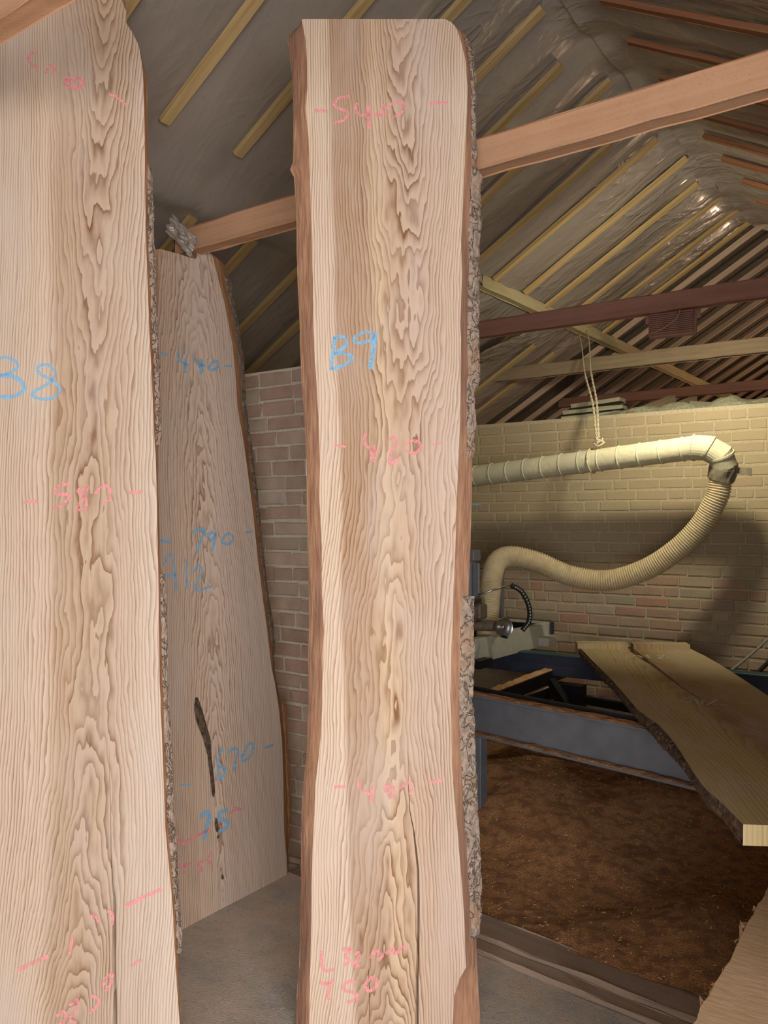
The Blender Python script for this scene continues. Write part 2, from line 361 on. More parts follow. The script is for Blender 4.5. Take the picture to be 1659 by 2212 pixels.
class MB:
    def __init__(self): self.v = []; self.f = []
    def add(self, vs, fs):
        k = len(self.v); self.v += [tuple(p) for p in vs]; self.f += [tuple(i + k for i in f) for f in fs]; return self
    def box(self, c, s, rot=None):
        R = rot or Matrix.Identity(3); c = Vector(c)
        vs = [c + R @ Vector((sx*s[0]/2, sy*s[1]/2, sz*s[2]/2)) for sx in (-1, 1) for sy in (-1, 1) for sz in (-1, 1)]
        return self.add(vs, [(0,1,3,2), (4,6,7,5), (0,4,5,1), (2,3,7,6), (0,2,6,4), (1,5,7,3)])
    def bar(self, p0, p1, w, h, up=(0, 0, 1)):
        p0, p1 = Vector(p0), Vector(p1); x = (p1 - p0).normalized(); up = Vector(up)
        y = up.cross(x).normalized(); z = x.cross(y)
        R = Matrix((x, y, z)).transposed()
        return self.box((p0 + p1)/2, ((p1 - p0).length, w, h), R)
    def tube(self, path, r, n=12, caps=True):
        path = [Vector(p) for p in path]; m = len(path); rings = []
        up = Vector((0, 0, 1))
        t0 = (path[1] - path[0]).normalized()
        if abs(t0.dot(up)) > .9: up = Vector((0, 1, 0))
        nrm = up.cross(t0).normalized(); vs = []
        for i, p in enumerate(path):
            tg = (path[min(i+1, m-1)] - path[max(i-1, 0)]).normalized()
            nrm = (nrm - tg * nrm.dot(tg)).normalized(); b = tg.cross(nrm)
            rr = r[i] if isinstance(r, (list, tuple)) else r
            for k in range(n):
                a = 2*math.pi*k/n; vs.append(p + (nrm*math.cos(a) + b*math.sin(a))*rr)
        fs = [(i*n + k, i*n + (k+1) % n, (i+1)*n + (k+1) % n, (i+1)*n + k) for i in range(m-1) for k in range(n)]
        if caps: fs += [tuple(range(n-1, -1, -1)), tuple((m-1)*n + k for k in range(n))]
        return self.add(vs, fs)
    def lathe(self, c, axis, prof, n=32):
        c, ax = Vector(c), Vector(axis).normalized()
        u = ax.cross(Vector((0, 0, 1)) if abs(ax.z) < .9 else Vector((0, 1, 0))).normalized(); v = ax.cross(u)
        vs = [c + ax*h + (u*math.cos(2*math.pi*k/n) + v*math.sin(2*math.pi*k/n))*r for h, r in prof for k in range(n)]
        m = len(prof)
        fs = [(i*n + k, i*n + (k+1) % n, (i+1)*n + (k+1) % n, (i+1)*n + k) for i in range(m-1) for k in range(n)]
        fs += [tuple(range(n-1, -1, -1)), tuple((m-1)*n + k for k in range(n))]
        return self.add(vs, fs)
    def grid(self, nu, nv, fn):
        vs = [fn(i/(nu-1), j/(nv-1)) for j in range(nv) for i in range(nu)]
        fs = [(j*nu+i, j*nu+i+1, (j+1)*nu+i+1, (j+1)*nu+i) for j in range(nv-1) for i in range(nu-1)]
        return self.add(vs, fs)
    def build(self, name, mat, parent=None, smooth=False, bevel=0.0, mw=None, local=False, angle=None):
        """verts are world coordinates unless local; mw = the object's own frame"""
        if mw is None:
            mw = MAT[parent.name].copy() if parent is not None else None
        if mw is None:
            vs = np.array(self.v); c = Vector(((vs[:,0].min()+vs[:,0].max())/2, (vs[:,1].min()+vs[:,1].max())/2, vs[:,2].min()))
            mw = Matrix.Translation(c)
        me = bpy.data.meshes.new(name)
        if local: vv = self.v
        else:
            inv = mw.inverted(); vv = [inv @ Vector(p) for p in self.v]
        me.from_pydata([tuple(p) for p in vv], [], self.f); me.update()
        bm = bmesh.new(); bm.from_mesh(me)
        bmesh.ops.recalc_face_normals(bm, faces=bm.faces)
        if bevel > 0:
            es = [e for e in bm.edges if len(e.link_faces) == 2 and e.calc_face_angle(0) > .6]
            bmesh.ops.bevel(bm, geom=es, offset=bevel, segments=1, affect='EDGES', profile=.5)
        bm.to_mesh(me); bm.free()
        if smooth:
            me.polygons.foreach_set('use_smooth', [True]*len(me.polygons))
            if angle: me.set_sharp_from_angle(angle=angle)
        me.materials.append(M[mat] if isinstance(mat, str) else mat)
        o = bpy.data.objects.new(name, me); col.objects.link(o)
        return reg(o, mw, parent)

def frame(p0, p1, up=(0, 0, 1)):
    p0, p1 = Vector(p0), Vector(p1); x = (p1 - p0).normalized(); up = Vector(up)
    y = up.cross(x).normalized(); z = x.cross(y)
    R = Matrix((x, y, z)).transposed().to_4x4()
    return Matrix.Translation(p0) @ R, (p1 - p0).length

def timber(name, p0, p1, w, h, mat, parent=None, up=(0, 0, 1), jit=.0012, seg=None, label=None, cat=None, group=None, seed=None):
    """a sawn length of wood from p0 to p1 (centre line), slightly uneven, grain along its own x"""
    mw, L = frame(p0, p1, up); s = seed if seed is not None else random.random()*50
    seg = seg or max(2, int(L/.12)); mb = MB(); prof = []
    c = min(w, h)*.07
    for a, b in ((-1,-1), (1,-1), (1,1), (-1,1)):
        prof += [(a*(w/2 - (c if (a*b > 0) else 0)), b*(h/2 - (0 if (a*b > 0) else c))), (a*(w/2 - (0 if (a*b > 0) else c)), b*(h/2 - (c if (a*b > 0) else 0)))]
    n = 8; vs = []
    for i in range(seg+1):
        x = L*i/seg; bow = .0015*L*math.sin(x/L*3.1+s)
        for k, (y, z) in enumerate(prof):
            j = jit*2*nz(x*6+s, k*3.1, s); vs.append((x, y+j+bow*.5, z+jit*2*nz(x*6, k*2.3+9, s)+bow))
    fs = [(i*n+k, i*n+(k+1) % n, (i+1)*n+(k+1) % n, (i+1)*n+k) for i in range(seg) for k in range(n)]
    fs += [tuple(range(n-1, -1, -1)), tuple(seg*n+k for k in range(n))]
    mb.add(vs, fs)
    o = mb.build(name, mat, parent, mw=mw, local=True)
    return tag(o, label, cat, group)

# ================================================================== STRUCTURE
RX, RZ = -1.60, 4.00                  # ridge
def zl(X): return 3.11 + .6*(X + 3.1) # left slope
def zr(X): return RZ - .55*(X - RX)   # right slope
FLOOR_EDGE_Z = 0.0

# floor
fl = MB().grid(60, 120, lambda a, b: (lerp(-4.2, 1.7, a), lerp(-2.6, 14.1, b), .006*fbm(a*9, b*22)))
tag(fl.build('floor', 'concrete', smooth=True), kind='structure')

def wall(name, quads, mat='mortar_dusty'):
    mb = MB()
    for c, s in quads: mb.box(c, s)
    return tag(mb.build(name, mat), kind='structure')
WTOP = 2.35
YB = 5.95                             # brick wall behind the saw
YS = 3.15                             # short brick stub on the left
def brick_meshes(tagname, mat, n, L, rough):
    out = []
    for i in range(n):
        bm = bmesh.new(); bmesh.ops.create_cube(bm, size=1)
        for v in bm.verts: v.co = Vector((v.co.x*L, v.co.y*.05, v.co.z*.063))
        bmesh.ops.bevel(bm, geom=bm.edges[:], offset=.005, segments=1, affect='EDGES')
        for v in bm.verts:
            v.co += Vector((random.uniform(-1, 1), random.uniform(-.6, .6), random.uniform(-1, 1)))*rough
        me = bpy.data.meshes.new('brick'); bm.to_mesh(me); bm.free(); me.materials.append(M[mat]); out.append(me)
    return out
def brick_wall(parent, mat, x0, x1, z0, z1, yface, rough, proud, pick, limit):
    st = brick_meshes('s', mat, 6, .215, rough); hd = brick_meshes('h', mat, 4, .1025, rough)
    rest = MB(); cand = []
    ci = 0; z = z0
    while z + .065 < z1 + .01:
        x = x0 - random.uniform(0, .2)
        while x < x1:
            h = random.random() < .28; L = .1025 if h else .215
            cx = x + L/2
            if x0 < cx < x1:
                p = (cx, yface + .025 - random.uniform(.3, 1)*proud*(1.0 if mat == 'brick_old' or z < 1.35 else .3 if z < 1.7 else .12), z + .0325 + random.uniform(-.002, .002)); cand.append((pick(p), p, h))
            x += L + .010
        z += .075; ci += 1
    cand.sort(key=lambda c: c[0])
    for i, (k, p, h) in enumerate(cand):
        me = random.choice(hd if h else st)
        mw = Matrix.Translation(p) @ Matrix.Rotation(random.uniform(-.008, .008), 4, 'Y') @ Matrix.Rotation(random.uniform(-.01, .01), 4, 'Z')
        if i < limit and k < 1e6:
            o = bpy.data.objects.new('brick', me); col.objects.link(o); reg(o, mw, parent)
        else:
            rest.add([mw @ v.co for v in me.vertices], [tuple(pp.vertices) for pp in me.polygons])
    if rest.v: tag(rest.build('more_bricks', mat, parent), kind='stuff')

wb_ = wall('wall_back', [((-1.2, YB + .105, WTOP/2), (6.0, .204, WTOP))])
def pick_back(p):
    x, y = project(p)
    return abs(x - 1340) + abs(y - 1200)*.5 if 1000 < x < 1690 and 860 < y < 1580 else 1e7
brick_wall(wb_, 'brick_dusty', -4.15, 1.6, .01, WTOP - .004, YB, .0024, .006, pick_back, 300)
ws_ = wall('wall_middle', [((-3.27, YS + .106, WTOP/2 - .006), (1.76, .206, WTOP - .012))], 'mortar_old')
def pick_stub(p):
    x, y = project(p)
    return abs(x - 590) if 440 < x < 760 else 1e7
brick_wall(ws_, 'brick_old', -4.12, -2.39, .01, WTOP - .004, YS, .0042, .007, pick_stub, 250)
wall('wall_left', [((-4.25, 5.7, 1.2), (.2, 16.6, 2.4))])
wall('wall_right', [((1.8, 7.2, 1.1), (.2, 13.8, 2.2)), ((1.8, -2.6, 1.1), (.12, .12, 2.2))])
wall('wall_front', [((-2.8, -2.6, 1.2), (2.7, .2, 2.4)), ((.05, -2.6, 1.2), (.16, .16, 2.4))])
wall('wall_light_block', [((.80, 1.93, 1.12), (1.80, .15, 2.24))])  # unseen partition, added to keep corner daylight off the saw bay
gf = MB()
for y in (-2.7, 14.0):
    z0 = 2.75 if y < 0 else 0
    vs = [(-4.2, y, 2.3 if y < 0 else 0), (1.75, y, 2.1 if y < 0 else 0), (1.75, y, zr(1.75) + .08), (RX, y, RZ + .08), (-4.2, y, zl(-4.2) + .08)]
    if y < 0: vs[0] = (-4.2, y, 2.4); vs[1] = (1.75, y, 2.2)
    gf.add(vs + [(a, b + .1, c) for a, b, c in vs], [(0,1,2,3,4), (9,8,7,6,5), (0,5,6,1), (1,6,7,2), (2,7,8,3), (3,8,9,4), (4,9,5,0)])
tag(gf.build('wall_gable', 'old_board'), kind='structure')

# ---- roof lining: plastic film over the rafters, held by battens
BY = [-2.0 + .41*i for i in range(0, 1)]
BAT = [1.10, 1.51, 1.92, 2.33, 2.74, 3.15, 3.56, 3.96, 4.36, 4.84, 5.16, 5.60, 6.0, 6.42, 6.80, 7.14]
YEND = 7.22
def batten_gap(Y):
    for a, b in zip([-3] + BAT, BAT + [8]):
        if a <= Y <= b: return (Y - a)/(b - a)
    return .5
def ridge(x, y, z, p): return max(0, 1 - abs(nz(x, y, z))*2.6)**p
def wrinkle(a, Y, seed, amp):
    """folds that run up the slope, plus creases fanning from the battens"""
    g = batten_gap(Y); sag = math.sin(math.pi*g)
    w1 = fbm(a*.9 + seed, Y*2.2, seed, 2)
    w2 = ridge(a*.8 + Y*.5 + seed, Y*4.6 - a*1.6, seed, 4)
    w3 = ridge(a*3.0 + Y*2.6 + seed, Y*2.0 - a*1.2, seed+4, 6)
    w4 = ridge(a*7.0 - Y*3.1 + seed, Y*3.0 + a*2.0, seed+8, 8)
    return amp*(w1*.014 + w2*.006) * (.35 + sag*.65) + .018*sag
def film_left(a, b):
    Y = lerp(-2.6, YEND, b); X = lerp(-4.2, RX - .02, a)
    amp = .55 + .9*max(0, min(1, (Y - 3.2)/2)) * max(0, min(1, (X + 2.9)/.8 + .2))
    n = wrinkle(X, Y, 3.0, amp)
    if X < -2.9: n += .012*fbm(X*2.2, Y*1.6, 9)
    # the upper sheet is lapped over a rail and hangs lower there
    st = math.exp(-((X + 3.06)/.09)**2)*.055 if Y < 4.6 else 0
    rid = max(0, 1 - abs(Y - 6.4)/.7)*max(0, 1 - abs(X + 1.75)/.35)
    n += rid*.03
    soft = max(0, 1 - (RX - X)/.14)**2*.05
    return (X, Y, zl(X) - n - st - soft - .02)
lf = MB().grid(170, 330, film_left).build('ceiling', 'film', smooth=True)
tag(lf, 'left roof slope lined with crinkled grey plastic film', kind='structure')
def film_right(a, b):
    Y = lerp(-2.6, YEND, b); X = lerp(RX - .02, 1.75, a)
    n = wrinkle(X*1.0, Y, 21.0, 1.5)
    rid = max(0, 1 - abs(Y - 6.4)/.8)*max(0, 1 - abs(X + 1.4)/.45)
    n += rid*.03
    soft = max(0, 1 - (X - RX)/.14)**2*.05
    return (X, Y, zr(X) - n - soft - .02)
rf = MB().grid(120, 330, film_right).build('ceiling', 'film', smooth=True)
tag(rf, 'right roof slope lined with crinkled grey plastic film', kind='structure')

nl = Vector((-.6, 0, 1)).normalized(); nr = Vector((.55, 0, 1)).normalized()
BT = [(-2.85 + random.uniform(-.02, .02), -1.72 + random.uniform(-.05, .04)) for _ in BAT]
over = {4.36: (-2.85, -1.71), 4.84: (-2.85, -1.90), 5.16: (-2.84, -1.73), 3.96: (-2.85, -1.81), 3.56: (-2.85, -1.72), 6.0: (-2.86, -1.73), 6.42: (-2.86, -1.68), 6.8: (-2.88, -1.66), 7.14: (-2.9, -1.64)}
def slope_pt(X, Y, off): return Vector((X, Y, zl(X))) - nl*off
for Y, (xa, xb) in zip(BAT, BT):
    xa, xb = over.get(Y, (xa, xb))
    timber('roof_batten', slope_pt(xa, Y, .045), slope_pt(xb, Y, .045), .048, .025, 'pine', lf, up=nl)
for Y in (2.36, 2.77, 3.18, 3.60, 3.96, 4.36, 4.84, 5.2, 5.6, 6.0, 6.42, 6.8):
    timber('roof_batten', slope_pt(-4.15, Y, .05), slope_pt(-3.16, Y, .05), .048, .025, 'pine', lf, up=nl)
def slope_r(X, Y, off): return Vector((X, Y, zr(X))) - nr*off
for k, Y in enumerate([3.15, 3.56, 3.98, 4.38, 4.80, 5.2, 5.6, 6.0, 6.42, 6.80, 7.14]):
    timber('roof_batten', slope_r(-1.42 + random.uniform(-.03, .05), Y, .05), slope_r(1.6, Y, .05), .048, .025, 'pine_brown', rf, up=nr)
# bare roof beyond the film: dark boards and pale rafters
rb = MB()
rb.add([(-4.4, 5.5, zl(-4.4)+.06), (RX, 5.5, RZ+.06), (RX, 14.1, RZ+.06), (-4.4, 14.1, zl(-4.4)+.06)], [(0, 1, 2, 3)])
rb.add([(RX, 5.5, RZ+.06), (1.9, 5.5, zr(1.9)+.06), (1.9, 14.1, zr(1.9)+.06), (RX, 14.1, RZ+.06)], [(0, 1, 2, 3)])
rbo = tag(rb.build('ceiling', 'old_board'), 'dark boarded roof beyond the end of the film', kind='structure')
Y = 7.42
while Y < 13.9:
    timber('rafter', slope_pt(-4.2, Y, .02), slope_pt(RX, Y, .02), .024, .045, 'rafter', rbo, up=nl)
    timber('rafter', slope_r(RX, Y, .02), slope_r(1.7, Y, .02), .024, .045, 'rafter', rbo, up=nr)
    Y += .40
# ================================================================== LIVE-EDGE SLABS
def chalk(parent, mw, t_off, strokes, mat, width, name='chalk_mark', label=None, inv=None, p0=None, nrm=None):
    """strokes in photo pixels, drawn as thin chalk on the face of the board"""
    mb = MB()
    for st in strokes:
        w0 = width
        if isinstance(st[0], (int, float)): w0 = width*st[0]; st = st[1:]
        loc = [inv @ on_plane(x, y, p0, nrm) for x, y in st]
        path = smooth_path([(p.x, 0, p.z) for p in loc], 6) if len(loc) > 2 else [loc[0].lerp(loc[1], k/5) for k in range(6)]
        vs = []; m = len(path)
        for i, p in enumerate(path):
            tg = (path[min(i+1, m-1)] - path[max(i-1, 0)]); tg = Vector((tg.x, 0, tg.z)).normalized()
            nn = Vector((-tg.z, 0, tg.x)); w = w0*.62*(1 + .35*nz(i*.9, len(st), w0*90))
            for s in (-1, 1):
                q = p + nn*w*s; vs.append((q.x, t_off, q.z))
        mb.add(vs, [(2*i, 2*i+1, 2*i+3, 2*i+2) for i in range(m-1)])
    o = mb.build(name, mat, parent, mw=mw, local=True)
    return tag(o, label)

def slab_frame(base, u_dir, v_dir):
    u = Vector(u_dir).normalized(); v = Vector(v_dir).normalized(); v = (v - u*v.dot(u)).normalized()
    back = v.cross(u)        # local y: away from the sawn face
    mw = Matrix((u, back, v)).transposed().to_4x4(); mw.translation = Vector(base)
    return mw, u, back, v

def live_slab(root, mw, T, edge, v0, v1, face_mat, bark_l, bark_r, top=None, bottom=None, cracks=(), nu=14, dv=.012, rough=.004, seed=0.0):
    """edge(v) -> (uBarkL, uFaceL, uFaceR, uBarkR); local x across, y into the wood, z along"""
    nv = int((v1 - v0)/dv) + 1
    front = []; rows = []
    for j in range(nv):
        t = j/(nv-1); v = lerp(v0, v1, t)
        bl, fl_, fr_, br = edge(v)
        us = [lerp(fl_, fr_, i/(nu-1)) for i in range(nu)]; ys = [0.0]*nu
        for cu, cw, depth in cracks:
            w = cw(v)
            if w <= 0: w = .00002; dep = 0.0
            else: dep = depth
            c = cu(v)
            us += [c - w, c - w*.55, c + w*.55, c + w]; ys += [0, dep, dep, 0]
        pr = sorted(zip(us, ys)); us = [p[0] for p in pr]; ys = [p[1] for p in pr]
        # keep crack columns clean: drop flat columns caught inside a crack
        for cu, cw, depth in cracks:
            w = max(cw(v), 0)
            for i in range(len(us)):
                if ys[i] == 0 and abs(us[i] - cu(v)) < w*.999: ys[i] = depth
        def warp(u, v):
            d = 0
            if top: d += (top(u) - v1)*max(0, (v - (v1 - .35))/.35)**2
            if bottom: d += (bottom(u) - v0)*max(0, ((v0 + .35) - v)/.35)**2
            return v + d
        rows.append([(u, y + .0006*nz(u*9, v*5, seed), warp(u, v)) for u, y in zip(us, ys)])
        front.append((bl, fl_, fr_, br, v, warp))
    n = len(rows[0]); mb = MB(); vs = [p for r in rows for p in r]
    mb.add(vs, [(j*n+i, j*n+i+1, (j+1)*n+i+1, (j+1)*n+i) for j in range(nv-1) for i in range(n-1)])
    # back face and the two sawn ends
    bk = []
    for bl, fl_, fr_, br, v, warp in front:
        bk += [(bl, T, warp(bl, v)), (br, T, warp(br, v))]
    mb.add(bk, [(2*j, 2*j+2, 2*j+3, 2*j+1) for j in range(nv-1)])
    for r, q in ((rows[0], 0), (rows[-1], nv-1)):
        bl, fl_, fr_, br, v, warp = front[q]
        a = [p for p in r]; b = []
        for k, p in enumerate(r):
            u = lerp(bl, br, k/(n-1)); b.append((u, T, warp(u, v)))
        mb.add(a + b, [(k, k+1, n+k+1, n+k) for k in range(n-1)])
    board = mb.build('board', face_mat, root, smooth=False, mw=mw, local=True)
    # waney edges
    for side, mat in ((0, bark_l), (1, bark_r)):
        mb = MB(); m = 6; vs = []
        for bl, fl_, fr_, br, v, warp in front:
            a, b = (fl_, bl) if side == 0 else (fr_, br)
            for k in range(m):
                s = k/(m-1); u = lerp(a, b, s**.85)
                j = (rough*fbm(v*14 + seed, s*3, side*7 + seed, 3) + rough*1.2*max(0, nz(v*5+seed, side*9+s*2, 4)))*math.sin(math.pi*min(s*.9, 1))
                vs.append((u + (j if side else -j), lerp(0, T, s) - abs(j)*.3, warp(u, v)))
        mb.add(vs, [(j*m+k, j*m+k+1, (j+1)*m+k+1, (j+1)*m+k) for j in range(nv-1) for k in range(m-1)])
        mb.build('waney_edge', mat, root, smooth=True, mw=mw, local=True)
    return board

def bark_plate(root, mw, v0, v1, fn, mat, seed, name='bark'):
    """thick rough bark still clinging to an edge: fn(v) -> (u_in, y_in, u_out, y_out, thick, outward)"""
    nv = max(6, int((v1 - v0)/.007)); m = 7; vs = []; mb = MB()
    for j in range(nv+1):
        v = lerp(v0, v1, j/nv); ui, yi, uo, yo, th, sg = fn(v)
        endt = min(1, j/3, (nv-j)/3)
        rag = .007*fbm(v*34, seed, 0, 3) + .008*nz(v*8, seed) - .004
        for k in range(m):
            s = k/(m-1)
            base = lerp(ui, uo, s); y = lerp(yi, yo, s)
            bump = th*endt*(.35 + .65*math.sin(math.pi*(.15 + .7*s))) if 0 < k < m-1 else th*.25*endt
            crk = max(0, 1 - abs(fbm(v*9 + seed, s*2.2, seed, 3))*6)*th*.6
            r = .30*th*fbm(v*44, s*6, seed+3, 3)
            h = max(.001, bump + r - crk)
            if k == 0: base += sg*rag*.6
            if k == m-1: base += sg*rag; h = h*.6
            vs.append((base + sg*h*.75, y - h*.55, v + .004*nz(v*30, s*5, seed)))
    mb.add(vs, [(j*m+k, j*m+k+1, (j+1)*m+k+1, (j+1)*m+k) for j in range(nv) for k in range(m-1)])
    o = mb.build(name, mat, root, smooth=False, mw=mw, local=True)
    mod = o.modifiers.new('thickness', 'SOLIDIFY'); mod.thickness = .004; mod.offset = 0
    return o

def slab_edges(rows, mw, T, u, back, v):
    """pixel rows (y, barkL, faceL, faceR, barkR) -> edge function in the slab's own metres"""
    p0 = mw.translation; p1 = p0 + back*T; inv = mw.inverted(); tabs = [[], [], [], []]
    for y, bl, fl_, fr_, br in rows:
        zc = (inv @ on_plane((fl_ + fr_)/2, y, p0, back)).z
        for k, (x, p) in enumerate(((bl, p1), (fl_, p0), (fr_, p0), (br, p1))):
            if x is not None: tabs[k].append((zc, (inv @ on_plane(x, y, p, back)).x))
    for t in tabs: t.sort()
    return tabs

# ---- slab marked B9, standing in the middle
def lat(l, d, z): return Vector((-SN*d + CS*l, CS*d + SN*l, z))
B9rows = [(41,648,652,962,968),(50,630,653,978,1000),(60,621,655,986,1010),(90,624,661,996,1019),(130,630,663,1006,1023),(190,633,664,1010,1025),(235,634,660,1009,1025),(300,634,667,1006,1028),
 (336,633,668,1004,1029),(348,627,668,1004,1029),(354,627,668,1004,1030),(366,635,669,1003,1030),(440,640,671,1000,1028),(520,641,673,996,1025),(600,643,676,998,1024),(700,648,677,994,1023),(732,648,678,996,1023),(779,650,680,995,1023),(830,653,684,995,1020),
 (906,658,688,994,1018),(997,662,691,990,1020),(1080,662,690,987,1019),(1175,665,695,984,1016),(1270,667,695,980,1012),(1364,668,700,977,1010),(1400,666,697,975,1010),(1510,666,696,973,1008),(1583,664,694,975,1010),(1638,662,688,976,1011),
 (1693,656,681,979,1014),(1767,651,679,986,1018),(1840,650,675,992,1022),(1914,650,673,998,1026),(1987,649,673,1003,1028),(2060,648,671,1005,1029),(2094,647,670,1007,1030),(2100,647,670,1000,1030),(2116,645,669,992,1031),(2152,642,669,981,1033),(2212,640,668,978,1037),(2290,638,667,976,1038)]
base9 = lat(.0, 2.60, .0); mw9, u9, b9, v9 = slab_frame(base9, (CS, SN, 0), Vector((0, 0, 1)) + Vector((-SN, CS, 0))*.045)
T9 = .05
E9 = slab_edges(B9rows, mw9, T9, u9, b9, v9); inv9 = mw9.inverted()
top9 = E9[1][-1][0]
s9 = empty('wood_slab', None, 'waney-edged pale ash slab chalked B9, standing upright in the centre', 'wood slab', mw=mw9)
def px9(x, y): return inv9 @ on_plane(x, y, base9, b9)
ck9 = sorted([(px9(x, y).z, px9(x, y).x) for x, y in [(882,1690),(885,1750),(893,1790),(898,1830),(903,1880),(904,1950),(903,2050),(901,2120),(901,2212),(900,2290)]])
cw9 = sorted([(px9(885, y).z, w) for y, w in [(1560,0.0),(1700,.0006),(1760,.0012),(1850,.003),(1950,.0038),(2100,.0042),(2290,.005)]])
ck9b = sorted([(px9(x, y).z, px9(x, y).x) for x, y in [(796,2080),(798,2150),(800,2290)]])
live_slab(s9, mw9, T9, lambda v: tuple(interp(t, v) for t in E9), 0.0, top9, M['face_b9'], 'inner_bark', 'inner_bark',
          cracks=[(lambda v: interp(ck9, v), lambda v: interp(cw9, v), .03), (lambda v: interp(ck9b, v), lambda v: .0008 if v < px9(796, 2090).z else 0, .02)], seed=1.3)
# thick grey bark on its right edge, missing for a stretch in the middle
def plate9(lo, hi):
    tab = sorted((px9(980, y).z, x) for y, x in [(60,1012),(130,1024),(300,1026),(345,1030),(372,1041),(440,1039),(520,1035),(600,1036),(700,1033),(779,1035),(828,1033),(836,1022),(906,1027),(990,1022),(1280,1010),(1290,1024),(1364,1023),(1400,1026),(1510,1022),(1583,1027),(1638,1027),(1693,1030),(1767,1032),(1840,1037),(1914,1040),(1987,1038),(2060,1030)])
    def fn(v):
        a = interp(E9[2], v); b = interp(E9[3], v)
        q = interp(tab, v); y_ = 1130
        pix = on_plane(q, project(mw9 @ Vector((b, T9, v)))[1], base9 + b9*T9, b9)
        uo = (inv9 @ pix).x
        return lerp(a, b, .50), lerp(0, T9, .50), uo, T9*1.02, .009, 1
    return bark_plate(s9, mw9, lo, hi, fn, 'outer_bark', lo*3)
plate9(px9(980, 985).z, px9(980, 346).z); plate9(px9(980, 2040).z, px9(980, 1290).z)
plate9(px9(980, 336).z, px9(980, 62).z)
P, B, W = 'pink_chalk', 'blue_chalk', 'white_chalk'
def marks(root, mw, p0, nrm, data):
    inv = mw.inverted()
    for lab, mat, w, st in data: chalk(root, mw, -.0012, st, mat, w, label=lab, inv=inv, p0=p0, nrm=nrm)
marks(s9, mw9, base9, b9, [
 ('blue chalk marking B9', B, .0095, [[(723,728),(719,764),(715,800)],[(720,731),(737,727),(748,737),(741,752),(722,764)],[(722,765),(745,764),(760,772),(752,784),(735,792),(716,797)],[.85,(776,722),(765,731),(768,740),(785,740),(803,733),(807,721),(790,718),(776,722)],[1.3,(811,719),(806,758),(800,797)]]),
 ('pink chalk number near the top', P, .008, [[(678,240),(694,239),(709,241)],[(754,209),(729,214),(723,231),(745,239),(751,250),(737,262),(719,266)],[(770,222),(769,240),(781,249),(820,247)],[1.3,(795,228),(796,255),(798,279)],[(822,242),(830,228),(838,243),(824,251),(822,242)],[(842,226),(870,222),(869,240),(852,254),(845,250)],[(928,225),(948,222),(967,224)]]),
 ('pink chalk number at mid height', P, .008, [[.7,(722,962),(735,963),(747,966)],[(790,935),(787,955),(800,970),(820,977)],[1.4,(806,962),(804,998)],[(840,951),(851,944),(857,960),(845,977),(842,1002),(862,990)],[(874,962),(888,952),(905,956),(909,970),(890,980),(876,972)],[.7,(935,961),(955,956)]]),
 ('pink chalk number in the lower third', P, .0075, [[(722,1700),(747,1699)],[(775,1684),(778,1704),(800,1716)],[1.2,(806,1698),(801,1732)],[(848,1694),(832,1698),(836,1712),(851,1700),(846,1726)],[(862,1704),(882,1690),(889,1702),(886,1716)],[(928,1688),(958,1685)]]),
 ('pink chalk length L3200 near the foot', P, .0085, [[(695,2054),(697,2094),(724,2095)],[(737,2052),(757,2049),(746,2064),(754,2076),(742,2086)],[(766,2060),(776,2058),(772,2072),(764,2086),(780,2084)],[(800,2070),(812,2054),(826,2062),(816,2074)],[(832,2060),(848,2050),(852,2060),(877,2042)]]),
 ('pink chalk T50 near the foot', P, .0085, [[(692,2126),(723,2120)],[(709,2122),(710,2160)],[(768,2119),(746,2124),(745,2139),(766,2144),(771,2156),(750,2166)],[(788,2128),(800,2112),(814,2116),(812,2132),(796,2140),(788,2128)]]),
])

# ---- slab marked B8, leaning at the left
base8 = lat(-.54, 2.42, 0); mw8, u8, b8, v8 = slab_frame(base8, Vector((CS, SN, 0))*1.0 + Vector((-SN, CS, 0))*(-.16), Vector((0, 0, 1)) + Vector((-SN, CS, 0))*.05)
B8r = [(0,268,270),(25,285,290),(80,300,306),(160,309,318),(250,312,319),(340,313,322),(440,314,324),(540,316,326),(640,320,330),(720,323,333),(800,327,337),(840,329,339),(891,331,340),(955,334,341),(979,336,341),(1078,339,343),(1198,341,345),(1238,342,350),(1317,343,352),(1397,344,354),(1476,345,355),(1513,347,357),(1619,351,361),(1703,354,364),(1788,357,367),(1872,365,374),(1956,373,380),(2041,377,386),(2125,382,385),(2210,388,390),(2320,392,394)]
E8 = slab_edges([(y, f-1, f-2, f, b) for y, f, b in B8r], mw8, .05, u8, b8, v8); inv8 = mw8.inverted()
s8 = empty('wood_slab', None, 'broad waney-edged ash slab chalked B8, cut off by the left picture edge', 'wood slab', mw=mw8)
def px8(x, y): return inv8 @ on_plane(x, y, base8, b8)
def edge8(v):
    fr_, br = interp(E8[2], v), interp(E8[3], v); l = -.70 + .03*math.sin(v*2.1) + .008*nz(v*6, 3)
    return l - .02, l, fr_, br
top8 = px8(200, -70).z
def top8f(u):
    t = px8(268, 0); return top8 - max(0, (u - t.x + .06))*2.2 if u > t.x - .06 else top8
ck8 = sorted([(px8(x, y).z, px8(x, y).x) for x, y in [(236,1640),(239,1750),(240,1850),(243,1910),(247,1940),(248,2100),(250,2212),(252,2320)]])
cw8 = sorted([(px8(240, y).z, w) for y, w in [(1600,0),(1700,.0008),(1840,.0012),(1905,.002),(1950,.0042),(2212,.0048)]])
live_slab(s8, mw8, .05, edge8, 0.0, top8, M['face_b8'], 'inner_bark_pale', 'inner_bark_pale', top=top8f,
          cracks=[(lambda v: interp(ck8, v), lambda v: interp(cw8, v), .03)], seed=5.1, rough=.003)
